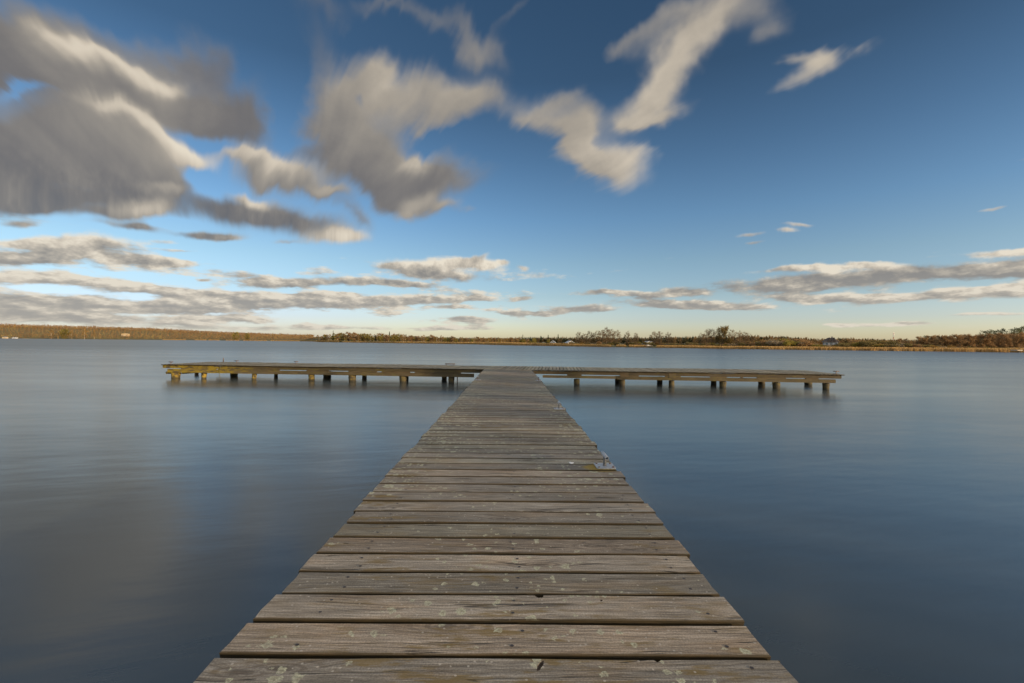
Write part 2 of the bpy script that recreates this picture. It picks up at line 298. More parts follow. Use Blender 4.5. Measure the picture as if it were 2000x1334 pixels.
# ------------------------------------------------------------------ materials
def wood_mat(name, dark, mid, light, algae=0.5, lichen=1.0, side=(.022, .0165, .0065), side_mix=True, left_algae=False, stain=None):
    m, t, b = material(name)
    uvn = t.node('ShaderNodeUVMap'); uvn.uv_map = 'UVMap'; uv = uvn.outputs[0]
    U, V, _ = t.sep(uv)
    geo = t.node('ShaderNodeNewGeometry'); pos = geo.outputs['Position']; PX, PY, PZ = t.sep(pos)
    at = t.node('ShaderNodeAttribute'); at.attribute_name = 'rnd'; rnd = at.outputs['Fac']
    # knots bend the grain
    kv = t.vor(t.xyz(t.m('MULTIPLY', U, 1.15), t.m('MULTIPLY', V, 4.2), 0.0), 1.0, dim='2D')
    kd = kv['Distance']; kon = t.rng(t.sep(kv['Color'])[0], 0.34, 0.40)
    knot = t.m('MULTIPLY', t.rng(kd, 0.34, 0.0), kon)
    Vb = t.m('ADD', V, t.m('MULTIPLY', knot, 0.035))
    wob = t.noise(t.xyz(t.m('MULTIPLY', U, 1.6), t.m('MULTIPLY', V, 5.0), 0.0), 1.0, 3.0, 0.6, dim='2D')
    Vb = t.m('ADD', Vb, t.m('MULTIPLY', wob, 0.03))
    g1 = t.noise(t.xyz(t.m('MULTIPLY', U, 2.2), t.m('MULTIPLY', Vb, 75.0), 0.0), 1.0, 5.0, 0.65, dim='2D')
    g2 = t.noise(t.xyz(t.m('MULTIPLY', U, 9.0), t.m('MULTIPLY', Vb, 260.0), 0.0), 1.0, 3.0, 0.6, dim='2D')
    bl = t.noise(t.xyz(t.m('MULTIPLY', U, 2.0), t.m('MULTIPLY', V, 8.0), 0.0), 1.0, 4.0, 0.6, dim='2D')
    fine = t.noise(uv, 160.0, 2.0, 0.6, dim='2D')
    gr = t.m('ADD', t.m('MULTIPLY', g1, 0.55), t.m('MULTIPLY', g2, 0.45))
    c = t.ramp(t.rng(gr, 0.30, 0.70, smooth=False), [(0.0, dark), (0.45, mid), (1.0, light)])
    # brown blotches, plank-to-plank tint
    c = t.mix(t.rng(bl, 0.48, 0.68, 0.0, 0.48), c, t.vm('MULTIPLY', c, (.98, 0.82, 0.64)))
    c = t.vm('SCALE', c, scale=t.rng(rnd, 0.0, 1.0, 0.74, 1.18, smooth=False))
    hue = t.m('FRACT', t.m('MULTIPLY', rnd, 7.31))
    c = t.mix(t.m('MULTIPLY', t.rng(hue, 0.45, 1.0), 0.55), c, t.vm('MULTIPLY', c, (.96, 1.00, .86)))      # greener boards
    c = t.mix(t.m('MULTIPLY', t.rng(hue, 0.25, 0.0), 0.45), c, t.vm('MULTIPLY', c, (1.10, .93, .78)))      # redder boards
    c = t.vm('SCALE', c, scale=t.rng(fine, 0.2, 0.8, 0.68, 1.32, smooth=False))
    c = t.vm('SCALE', c, scale=t.rng(wob, 0.25, 0.75, 0.80, 1.15, smooth=False))
    # rings and dark hearts of the knots
    ringw = t.m('SINE', t.m('MULTIPLY', kd, 85.0))
    c = t.mix(t.m('MULTIPLY', t.m('MULTIPLY', t.rng(kd, 0.30, 0.08), kon), t.rng(ringw, -0.2, 1.0, 0.0, 0.55)), c, (.085, .066, .05))
    kn = t.noise(uv, 30.0, 3.0, 0.6, dim='2D')
    c = t.mix(t.m('MULTIPLY', t.rng(t.m('ADD', kd, t.m('MULTIPLY', kn, 0.10)), 0.120, 0.09), t.m('MULTIPLY', kon, 0.6)), c, (.075, .062, .050))
    # long cracks
    ck = t.noise(t.xyz(t.m('MULTIPLY', U, 0.9), t.m('MULTIPLY', Vb, 24.0), 7.0), 1.0, 2.0, 0.5)
    cm = t.noise(t.xyz(t.m('MULTIPLY', U, 1.4), t.m('MULTIPLY', V, 14.0), 2.0), 1.0, 2.0, 0.5)
    crack = t.m('MULTIPLY', t.rng(t.m('ABSOLUTE', t.m('SUBTRACT', ck, 0.5)), 0.013, 0.004), t.rng(cm, 0.50, 0.58))
    c = t.mix(t.m('MULTIPLY', crack, 0.85), c, (.022, .017, .012))
    # yellow and green algae
    an = t.noise(t.xyz(t.m('MULTIPLY', U, 3.0), t.m('MULTIPLY', V, 14.0), 0.0), 1.0, 5.0, 0.7, dim='2D')
    am = t.noise(t.xyz(PX, PY, PZ), 0.9, 3.0, 0.6)
    if left_algae:
        lft = t.rng(PX, -9.0, -12.5)
        am = t.m('ADD', t.m('ADD', am, 0.04), t.m('MULTIPLY', lft, 0.34))
        an = t.m('ADD', an, t.m('MULTIPLY', lft, 0.10))
    ag = t.m('MULTIPLY', t.rng(an, 0.50, 0.66), t.rng(am, 0.46, 0.64, 0.0, algae))
    c = t.mix(ag, c, t.mix(lft, (.105, .090, .020), (.26, .19, .018)) if left_algae else (.155, .105, .025))
    # lichen rosettes
    ln = t.noise(uv, 38.0, 4.0, 0.65, out=1, dim='2D')
    luv = t.vm('ADD', uv, t.vm('SCALE', t.vm('SUBTRACT', ln, (.5, .5, .5)), scale=0.040))
    for sc_, r0, keep in ((7.5, 0.26, 0.955), (15.0, 0.36, 0.885), (30.0, 0.38, 0.865)) if lichen > 0 else ():
        lv = t.vor(luv, sc_, dim='2D'); lc = t.sep(lv['Color'])
        zone = t.noise(t.xyz(PX, PY, 0.0), 0.8, 3.0, 0.6)
        edge = t.rng(t.m('ABSOLUTE', PX), 0.35, 0.85)
        dist = t.rng(PY, 2.5, 5.0)
        dens = t.m('ADD', t.m('MULTIPLY', t.rng(zone, 0.38, 0.66), 0.26), t.m('MULTIPLY', t.m('MULTIPLY', edge, dist), 0.37))
        on = t.m('GREATER_THAN', t.m('ADD', lc[0], dens), keep+0.27-0.10*lichen)
        rad = t.m('MULTIPLY', t.m('ADD', t.m('MULTIPLY', lc[1], 0.8), 0.35), r0)
        body = t.m('MULTIPLY', t.rng(t.m('DIVIDE', lv['Distance'], rad), 1.0, 0.86), on)
        core = t.rng(t.m('DIVIDE', lv['Distance'], rad), 0.55, 0.25)
        lcol = t.mix(t.m('MULTIPLY', core, 0.75), (.42, .43, .32), (.25, .235, .17))
        lcol = t.vm('SCALE', lcol, scale=t.rng(fine, 0.25, 0.75, 0.65, 1.2))
        c = t.mix(t.m('MULTIPLY', body, t.rng(kn, 0.3, 0.6, 0.55, 0.95)), c, lcol)
    if stain is not None:            # yellow lichen round the nearest cleat's plate
        dd = t.vm('DISTANCE', t.vm('MULTIPLY', pos, (1.0, 1.15, 0.0)), (stain[0], stain[1]*1.15, 0.0))
        c = t.mix(t.m('MULTIPLY', t.rng(t.m('ADD', dd, t.m('MULTIPLY', an, 0.07)), 0.205, 0.15), 0.8), c, (.27, .185, .015))
    # pale specks
    sp = t.vor(uv, 55.0, dim='2D'); so_ = t.m('GREATER_THAN', t.sep(sp['Color'])[0], 0.965 if lichen > 0 else 2.0)
    c = t.mix(t.m('MULTIPLY', t.m('MULTIPLY', t.rng(sp['Distance'], 0.28, 0.16), so_), 0.7), c, (.42, .40, .36))
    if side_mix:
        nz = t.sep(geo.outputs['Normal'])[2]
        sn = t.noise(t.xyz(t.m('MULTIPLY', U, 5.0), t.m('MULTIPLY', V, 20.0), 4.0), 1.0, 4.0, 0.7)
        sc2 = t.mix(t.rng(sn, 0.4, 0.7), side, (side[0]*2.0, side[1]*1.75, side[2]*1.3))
        c = t.mix(t.rng(nz, 0.93, 0.60), c, sc2)  # board sides: brown algae, plus the shade of the gaps put into the colour
    t.l.new(c, b.inputs['Base Color'])
    rg = t.rng(gr, 0.3, 0.7, 0.62, 0.85); t.l.new(rg, b.inputs['Roughness'])
    b.inputs['Specular IOR Level'].default_value = 0.35
    bp = t.node('ShaderNodeBump'); bp.inputs['Strength'].default_value = 0.75; bp.inputs['Distance'].default_value = 0.005
    hgt = t.m('SUBTRACT', t.m('ADD', gr, t.m('MULTIPLY', bl, 0.6)), t.m('MULTIPLY', crack, 1.4))
    t.l.new(hgt, bp.inputs['Height']); t.l.new(bp.outputs[0], b.inputs['Normal'])
    return m

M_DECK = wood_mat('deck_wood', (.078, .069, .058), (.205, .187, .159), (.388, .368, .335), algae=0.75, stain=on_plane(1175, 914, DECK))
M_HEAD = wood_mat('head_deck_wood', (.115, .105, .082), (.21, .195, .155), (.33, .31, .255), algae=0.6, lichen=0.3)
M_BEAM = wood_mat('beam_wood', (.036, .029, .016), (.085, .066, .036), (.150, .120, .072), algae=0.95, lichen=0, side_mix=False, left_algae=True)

def post_mat():
    m, t, b = material('post_wood')
    uvn = t.node('ShaderNodeUVMap'); uvn.uv_map = 'UVMap'; uv = uvn.outputs[0]; U, V, _ = t.sep(uv)
    geo = t.node('ShaderNodeNewGeometry'); PX, PY, PZ = t.sep(geo.outputs['Position'])
    g = t.noise(t.xyz(t.m('MULTIPLY', U, 4.0), t.m('MULTIPLY', V, 40.0), 0.0), 1.0, 4.0, 0.65)
    c = t.ramp(g, [(0.3, (.022, .018, .010)), (0.5, (.055, .044, .025)), (0.75, (.12, .095, .055))])
    n = t.noise(geo.outputs['Position'], 9.0, 4.0, 0.65)
    c = t.mix(t.m('MULTIPLY', t.rng(n, 0.38, 0.60), t.rng(PX, -4.0, -12.0, 0.40, 0.95)), c, t.mix(t.rng(PX, -2.0, -11.0), (.14, .115, .025), (.32, .225, .025)))
    wet = t.rng(PZ, 0.10, 0.03)                       # dark wet stain at the waterline
    c = t.mix(t.m('MULTIPLY', wet, 0.8), c, (.02, .02, .014))
    t.l.new(c, b.inputs['Base Color']); b.inputs['Roughness'].default_value = 0.8
    bp = t.node('ShaderNodeBump'); bp.inputs['Strength'].default_value = 0.7; bp.inputs['Distance'].default_value = 0.01
    t.l.new(g, bp.inputs['Height']); t.l.new(bp.outputs[0], b.inputs['Normal'])
    return m
M_POST = post_mat()

def metal_mat(name, c0, c1, rust, amount):
    m, t, b = material(name)
    tc = t.node('ShaderNodeTexCoord'); o = tc.outputs['Object']
    n = t.noise(o, 45.0, 5.0, 0.65); n2 = t.noise(o, 18.0, 4.0, 0.6)
    c = t.mix(n, c0, c1); c = t.mix(t.rng(n2, 0.62-amount, 0.80-amount), c, rust)
    t.l.new(c, b.inputs['Base Color']); b.inputs['Metallic'].default_value = 0.25
    t.l.new(t.rng(n, 0.3, 0.7, 0.38, 0.6), b.inputs['Roughness'])
    return m
M_GALV = metal_mat('galvanised_steel', (.30, .33, .38), (.44, .48, .54), (.16, .10, .06), 0.04)
M_STEM = metal_mat('dull_steel', (.085, .088, .092), (.15, .155, .16), (.12, .07, .04), 0.06)
M_RUST = metal_mat('rusty_steel', (.10, .075, .062), (.17, .13, .11), (.12, .05, .028), 0.16)

def plain_mat(name, colr, rough=0.7, var=0.25, scale=6.0, bump=0.0):
    m, t, b = material(name)
    tc = t.node('ShaderNodeTexCoord'); n = t.noise(tc.outputs['Object'], scale, 4.0, 0.6)
    c = t.mix(t.rng(n, 0.25, 0.75), [x*(1-var) for x in colr], [x*(1+var) for x in colr])
    t.l.new(c, b.inputs['Base Color']); b.inputs['Roughness'].default_value = rough
    return m

def foliage_mat(name, stops, rough=0.75, thin=True):
    m, t, b = material(name)
    at = t.node('ShaderNodeAttribute'); at.attribute_name = 'rnd'
    oi = t.node('ShaderNodeObjectInfo')
    f = t.m('ADD', t.m('MULTIPLY', at.outputs['Fac'], 0.70), t.m('MULTIPLY', oi.outputs['Random'], 0.30))
    c = t.ramp(f, stops)
    t.l.new(c, b.inputs['Base Color']); b.inputs['Roughness'].default_value = rough
    b.inputs['Specular IOR Level'].default_value = 0.2
    if thin:
        tl = t.node('ShaderNodeBsdfTranslucent'); t.l.new(c, tl.inputs['Color'])
        mx = t.node('ShaderNodeMixShader'); mx.inputs[0].default_value = 0.42
        t.l.new(b.outputs[0], mx.inputs[1]); t.l.new(tl.outputs[0], mx.inputs[2])
        t.l.new(mx.outputs[0], m.node_tree.nodes['Material Output'].inputs['Surface'])
    return m
M_BARK = foliage_mat('bark', [(0.0, (.07, .05, .035)), (1.0, (.17, .125, .085))], thin=False)
M_BIRCH = foliage_mat('birch_bark', [(0.0, (.30, .25, .19)), (1.0, (.50, .44, .36))], thin=False)
M_TWIG = foliage_mat('twigs_brown', [(0.0, (0.163, 0.105, 0.056)), (0.5, (0.325, 0.206, 0.100)), (1.0, (0.475, 0.319, 0.156))])
M_ALDER = foliage_mat('twigs_dark_brown', [(0.0, (0.114, 0.079, 0.046)), (0.5, (0.204, 0.138, 0.072)), (1.0, (0.312, 0.216, 0.114))])
M_OCHRE = foliage_mat('leaves_ochre', [(0.0, (0.176, 0.101, 0.031)), (0.5, (0.330, 0.204, 0.055)), (1.0, (0.484, 0.330, 0.110))])
M_WILLOW = foliage_mat('willow_shoots', [(0.0, (.13, .092, .032)), (0.5, (.23, .17, .06)), (1.0, (.34, .26, .10))])
M_BUD = foliage_mat('leaves_yellow_green', [(0.0, (0.138, 0.119, 0.025)), (0.5, (0.275, 0.231, 0.050)), (1.0, (0.425, 0.356, 0.100))])
M_CON = foliage_mat('needles', [(0.0, (0.037, 0.048, 0.020)), (0.5, (0.081, 0.095, 0.035)), (1.0, (0.138, 0.144, 0.056))])
M_OLIVE = foliage_mat('leaves_olive', [(0.0, (0.104, 0.088, 0.031)), (0.5, (0.221, 0.176, 0.068)), (1.0, (0.364, 0.293, 0.130))])
M_REED = foliage_mat('dry_reed', [(0.0, (0.280, 0.162, 0.050)), (0.5, (0.470, 0.302, 0.112)), (1.0, (0.650, 0.459, 0.224))])
M_WOOD = foliage_mat('far_wood', [(0.0, (.13, .080, .042)), (0.35, (.26, .152, .070)), (0.7, (.36, .225, .095)), (0.88, (.38, .29, .10)), (1.0, (.52, .38, .19))])
M_BLOSSOM = foliage_mat('pale_blossom', [(0.0, (.15, .12, .07)), (0.5, (.32, .26, .17)), (1.0, (.50, .43, .32))])
M_WALL = plain_mat('white_render', (.50, .50, .52), 0.8, 0.08, 2.0)
M_CREAM = plain_mat('cream_render', (.52, .40, .24), 0.8, 0.1, 2.0)
M_GREYW = plain_mat('grey_render', (.30, .28, .25), 0.8, 0.1, 2.0)
M_ROOF = plain_mat('dark_roof', (.075, .060, .055), 0.75, 0.25, 3.0)
M_ROOFP = plain_mat('pale_roof', (.40, .44, .50), 0.55, 0.1, 3.0)
M_PANE = plain_mat('window_glass', (.10, .14, .19), 0.12, 0.1, 2.0)
M_TRIM = plain_mat('white_trim', (.75, .75, .74), 0.6, 0.05, 2.0)
M_MASTR = plain_mat('mast_red', (.42, .10, .05), 0.6, 0.1, 2.0)
M_ROPE = plain_mat('rope', (.10, .09, .04), 0.9, 0.2, 40.0)
M_PALEW = plain_mat('pale_timber', (.45, .38, .30), 0.8, 0.15, 4.0)

# ------------------------------------------------------------------ water
def build_water():
    m, t, b = material('lake_water')
    geo = t.node('ShaderNodeNewGeometry'); PX, PY, PZ = t.sep(geo.outputs['Position'])
    # wind lanes: long, low, lying across the view and drifting
    ln = t.noise(t.xyz(t.m('MULTIPLY', PX, 0.010), t.m('MULTIPLY', PY, 0.055), 0.0), 1.0, 5.0, 0.62, dist=0.6)
    ln2 = t.noise(t.xyz(t.m('MULTIPLY', PX, 0.10), t.m('MULTIPLY', PY, 0.42), 0.0), 1.0, 4.0, 0.55, dist=0.4)
    lanes = t.m('ADD', t.m('MULTIPLY', ln, 0.6), t.m('MULTIPLY', ln2, 0.4))
    b.inputs['Base Color'].default_value = (.058, .070, .070, 1)
    b.inputs['IOR'].default_value = 2.0
    calm = t.rng(PY, 5.0, 110.0, 0.0, 1.0)              # sheltered by the bank, rougher out on the lake
    t.l.new(t.m('ADD', t.m('MULTIPLY', calm, 0.13), t.rng(lanes, 0.30, 0.70, 0.16, 0.25, smooth=False)), b.inputs['Roughness'])
    rp = t.noise(t.xyz(t.m('ADD', t.m('MULTIPLY', PX, 0.9), t.m('MULTIPLY', PY, 0.5)), t.m('SUBTRACT', t.m('MULTIPLY', PY, 4.2), t.m('MULTIPLY', PX, 1.3)), 0.0), 1.0, 4.0, 0.6)
    h1 = t.noise(t.xyz(t.m('MULTIPLY', PX, 0.30), t.m('MULTIPLY', PY, 0.75), 0.0), 1.0, 3.0, 0.5)
    bp = t.node('ShaderNodeBump'); bp.inputs['Strength'].default_value = 0.05; bp.inputs['Distance'].default_value = 0.3
    t.l.new(t.m('ADD', h1, t.m('MULTIPLY', rp, 0.16)), bp.inputs['Height']); t.l.new(bp.outputs[0], b.inputs['Normal'])
    mb = MB(); S = 24000
    n = 12; xs = [-S + 2*S*i/n for i in range(n+1)]
    for j in range(n+1):
        for i in range(n+1): mb.v.append((xs[i], xs[j], 0.0))
    for j in range(n):
        for i in range(n): k = j*(n+1)+i; mb.face((k, k+1, k+n+2, k+n+1))
    tag(mb.build('water', m), kind='structure')
WR0, WR1 = 0.24, 0.38
build_water()

# ------------------------------------------------------------------ land
SHORE = [(-900, 1700), (-400, 1600), (0, 1500), (300, 1430), (500, 1380), (590, 1330), (611, 1180), (616, 900), (620, 660), (640, 620), (700, 540), (800, 440), (860, 400), (925, 365),
         (960, 305), (1000, 272), (1100, 236), (1250, 200), (1380, 182), (1500, 168), (1640, 159), (1750, 153), (2000, 144), (2400, 132), (3200, 112)]
def lerp_table(tb, x):
    if x <= tb[0][0]: return tb[0][1]
    for (a, va), (b, vb) in zip(tb, tb[1:]):
        if x <= b: return va+(vb-va)*(x-a)/(b-a)
    return tb[-1][1]
def shore(px): return lerp_table(SHORE, px)
HILL = [(-900, 68), (-400, 63), (0, 55), (150, 48), (300, 40), (450, 25), (600, 16), (640, 9), (800, 4), (1000, 1.5), (3200, 1.5)]
def land_z(px, off):
    if off <= 0: return -0.6 + max(off, -6)*0.15
    z = -0.6 + 1.1*min(off/4.0, 1.0)
    z += lerp_table(HILL, px)*min(1.0, max(0.0, (off-30)/470.0))**0.8
    return z
def build_land():
    m, t, b = material('meadow_ground')
    geo = t.node('ShaderNodeNewGeometry')
    n = t.noise(geo.outputs['Position'], 0.06, 5.0, 0.65)
    t.l.new(t.ramp(n, [(0.3, (.10, .075, .028)), (0.5, (.16, .13, .04)), (0.7, (.10, .11, .03))]), b.inputs['Base Color'])
    b.inputs['Roughness'].default_value = 0.95
    mb = MB(); pxs = list(range(-900, 560, 40)) + list(range(560, 660, 5)) + list(range(660, 1400, 20)) + list(range(1400, 3201, 40))
    offs = [-14, -4, 0, 4, 12, 30, 70, 140, 260, 380, 500, 900, 2500, 9000]
    for px in pxs:
        D0 = shore(px)
        for o in offs:
            p = at_depth(px, D0+o); mb.v.append((p.x, p.y, land_z(px, o)))
    k = len(offs)
    for i in range(len(pxs)-1):
        for j in range(k-1):
            a = i*k+j; mb.face((a, a+k, a+k+1, a+1), smooth=True)
    tag(mb.build('far_shore_ground', m), kind='structure')
    # lake bed: one sheet below the water out to the horizon
    m2 = plain_mat('lake_bed_mud', (.05, .045, .03), 0.95, 0.2, 0.2)
    lb = MB(); S = 25000; lb.quad((-S, -S, -3), (S, -S, -3), (S, S, -3), (-S, S, -3)); tag(lb.build('lake_bed', m2), kind='structure')
    # the bank the pier starts from, behind the camera
    nb = MB(); xs = [(-140, -5.6), (-60, -2.4), (-20, -.8), (10, 0), (20, 7), (26, 24), (60, 32), (140, 52)]
    ys = [(-24, -0.7), (-30, 0.4), (-45, 1.0), (-120, 2.0), (-400, 3.0)]
    for x, dy in xs:
        for y, z in ys: nb.v.append((x, y + dy, z))
    for i in range(len(xs)-1):
        for j in range(4): a = i*5+j; nb.face((a, a+1, a+6, a+5))
    tag(nb.build('near_shore_ground', m), kind='structure')
build_land()

# ------------------------------------------------------------------ pier
YAW = math.atan((1000-993)/FPX)                    # the walkway runs a little left of the view axis
WD = Vector((-math.sin(YAW), math.cos(YAW), 0)); WX = Vector((math.cos(YAW), math.sin(YAW), 0))
def wl(p): return p.dot(WX), p.dot(WD)             # walkway coordinates of a point
XL = wl(on_plane(385, 1334, DECK))[0]; XR = wl(on_plane(1558, 1334, DECK))[0]
PITCHW = 0.180; Y0 = wl(on_plane(437, 1274, DECK))[1]
HA = on_plane(316, 711.5, DECK); HB = on_plane(1648.5, 731.3, DECK)      # front edge of the pier head
HD = (HB-HA).normalized(); HN = Vector((-HD.y, HD.x, 0)); HL = (HB-HA).length; HW = 2.5

def plank(mb, origin, axis, across, x0, x1, y0, y1, ztop, h, segs=8, ej=0.003, cup=0.0, mi=0, cham=0.0035):
    """one board: length x0..x1 along axis, width y0..y1 along across"""
    rnd = random.random(); uo, vo = random.random()*60, random.random()*60
    w = y1-y0; yc = (y0+y1)/2; s = random.random()*99; tw = random.uniform(-.0016, .0016)
    prof = [(-w/2, -h), (-w/2, -cham*1.1), (-w/2+cham, 0), (-w/5, cup), (w/5, cup), (w/2-cham, 0), (w/2, -cham*1.1), (w/2, -h)]
    base = len(mb.v)
    for i in range(segs+1):
        f = i/segs; x = x0+(x1-x0)*f
        ja = ej*mnoise.noise((x*2.3, s, 0)); jb = ej*mnoise.noise((x*2.3, s, 9)); jz = 0.0018*mnoise.noise((x*1.1, s, 20))
        ex = 0
        for k, (py, pz) in enumerate(prof):
            yy = yc + py + (ja if py < 0 else jb)
            if i in (0, segs): ex = random.uniform(-.004, .004) - (0.006 if k in (1, 6) else 0)*(-1 if i == 0 else 1)*-1*0.5
            p = origin + axis*(x+ex) + across*(yy + tw*(f-.5)*10*0.3)
            mb.v.append((p.x, p.y, ztop + pz + jz))
    np_ = len(prof); vcum = [0.0]
    for a, b in zip(prof, prof[1:]): vcum.append(vcum[-1]+math.hypot(b[0]-a[0], b[1]-a[1]))
    for i in range(segs):
        u0 = x0+(x1-x0)*i/segs+uo; u1 = x0+(x1-x0)*(i+1)/segs+uo
        for k in range(np_):
            k2 = (k+1) % np_; a = base+i*np_
            v0 = vcum[k]+vo; v1 = (vcum[k2] if k2 else vcum[-1]+w)+vo
            mb.face((a+k, a+np_+k, a+np_+k2, a+k2), [(u0, v0), (u1, v0), (u1, v1), (u0, v1)], rnd, mi)
    for i, rev in ((0, False), (segs, True)):
        ids = [base+i*np_+k for k in range(np_)]; uv = [(uo+prof[k][1], vo+prof[k][0]) for k in range(np_)]
        if rev: ids.reverse(); uv.reverse()
        mb.face(ids, uv, rnd, mi)

M_NAIL = plain_mat('nail_head', (.035, .030, .032), 0.5, 0.3, 50.0)
M_GOUGE = plain_mat('bare_knot_hollow', (.11, .085, .066), 0.8, 0.3, 30.0)

pier = empty('wooden_pier', (0, 0, 0))
tag(pier, 'weathered grey plank pier on short timber posts running straight out to a long crosswise head', 'pier')

def nail(mb, p, r=0.0065):
    n = len(mb.v); mb.v += [(p.x+r*math.cos(a), p.y+r*math.sin(a), p.z) for a in [k*math.pi/4 for k in range(8)]]
    mb.face(range(n, n+8), None, 0.5, 1)

def build_walkway():
    near = MB(); rest = MB(); O = Vector((0, 0, 0))
    yfront = lambda x: ((HA + HD*0).dot(WD) + (x-HA.dot(WX))*(HD.dot(WD)/HD.dot(WX)))
    y = Y0 - 165*PITCHW; i = -165
    yend = yfront(0)
    while y < yend - 0.06:
        if i == -3: y = Y0 - 3*PITCHW
        pw = PITCHW + random.uniform(-.007, .007) if i > 4 or i < -3 else PITCHW
        gap = random.uniform(.014, .022)
        mb = near if -3 <= i <= 2 else rest
        y1 = min(y+pw-gap-.002, yend-0.01)
        xl = XL + random.uniform(-.018, .014); xr = XR + random.uniform(-.016, .018)
        zt = DECK + random.uniform(-.0025, .0025)
        near_cam = -4 < i < 30
        plank(mb, O, WX, WD, xl, xr, y, y1, zt, 0.042, 20 if near_cam else 8, 0.006, random.uniform(-.002, .001))
        for jx in (-.68, .04, .76):
            for q in (0.25, 0.75):
                if random.random() < 0.75:
                    nail(rest, WX*(jx+random.uniform(-.02, .02)) + WD*(y+(y1-y)*q) + Vector((0, 0, zt+.0012)))
        y += pw; i += 1
    # worn hollows and torn-out knots in the nearest boards
    tmp = near.build('near_tmp', [M_DECK, M_NAIL, M_GOUGE])
    cb = bmesh.new()
    def cutter(pa, pb, w, d):
        A = on_plane(*pa, DECK); B = on_plane(*pb, DECK); c = (A+B)/2; L = (B-A).length/2; an = math.atan2(B.y-A.y, B.x-A.x)
        r = bmesh.ops.create_icosphere(cb, subdivisions=3, radius=1.0)
        mt = Matrix.Translation((c.x, c.y, DECK+0.004)) @ Matrix.Rotation(an, 4, 'Z') @ Matrix.Diagonal((L, w, d, 1))
        for v in r['verts']:
            v.co = mt @ (v.co*(1+0.35*mnoise.noise(v.co*2.2+mt.translation*40)))
    cutter((1049, 1309), (1061, 1288), .0075, .022)
    cutter((1281, 1291), (1287, 1281), .012, .026)
    cutter((1050, 1168), (1056, 1160), .018, .035)
    cutter((1172, 1174), (1177, 1175), .006, .012)
    cm = bpy.data.meshes.new('cut_tmp'); cb.to_mesh(cm); cb.free(); co = bpy.data.objects.new('cut_tmp', cm); col.objects.link(co)
    for mm in (M_DECK, M_NAIL, M_GOUGE): cm.materials.append(mm)
    cm.polygons.foreach_set('material_index', [2]*len(cm.polygons))
    print('near boards', len(tmp.data.polygons))
    md = tmp.modifiers.new('b', 'BOOLEAN'); md.object = co; md.operation = 'DIFFERENCE'; md.solver = 'EXACT'
    bpy.context.view_layer.update()
    dg = bpy.context.evaluated_depsgraph_get()
    nm = bpy.data.meshes.new_from_object(tmp.evaluated_get(dg))
    print('cut boards', len(nm.polygons))
    deck = rest.build('walkway_deck', [M_DECK, M_NAIL, M_GOUGE], pier)
    bm = bmesh.new(); bm.from_mesh(deck.data); bm.from_mesh(nm); bm.to_mesh(deck.data); bm.free()
    for o in (tmp, co):
        me = o.data; bpy.data.objects.remove(o); bpy.data.meshes.remove(me)
    bpy.data.meshes.remove(nm)
    tag(deck, 'grey brown cross planks of the walkway dotted with pale lichen')
    # joists and posts under the walkway
    for lx in (XL+.24, (XL+XR)/2, XR-.22):
        b = MB(); plank(b, O, WD, -WX, Y0-165*PITCHW, yend-.02, -lx-.05, -lx+.05, DECK-.046, .14, 40, .004)
        b.build('joist', M_BEAM, pier)
    for k in range(12):
        yy = -24.0 + k*3.4
        if abs(yy) < 0.0: continue
        cb_ = MB(); plank(cb_, O, WX, WD, XL+.08, XR-.06, yy-.06, yy+.06, DECK-.19, .12, 4); cb_.build('cross_beam', M_BEAM, pier)
        for lx in (XL+.3, XR-.28): post(WX*lx + WD*yy, .095, DECK-.30)

def post(p, r, ztop):
    mb = MB(); lean = (random.uniform(-.02, .02), random.uniform(-.02, .02)); ro = random.random()*6
    zs = [-2.8, -.4, -.05, .06, .13, .2, ztop]
    pts = [(p.x+lean[0]*(z/.3), p.y+lean[1]*(z/.3), z) if z > -1 else (p.x, p.y, z) for z in zs]
    rad = [r*1.0, r, r*.98, r*random.uniform(.94, 1.02), r*random.uniform(.97, 1.06), r*random.uniform(1.0, 1.08), r*random.uniform(.98, 1.08)]
    mb.tube(pts, rad, 12, random.random(), 0, True, True, jit=0.06)
    return mb.build('post', M_POST, pier)
build_walkway()

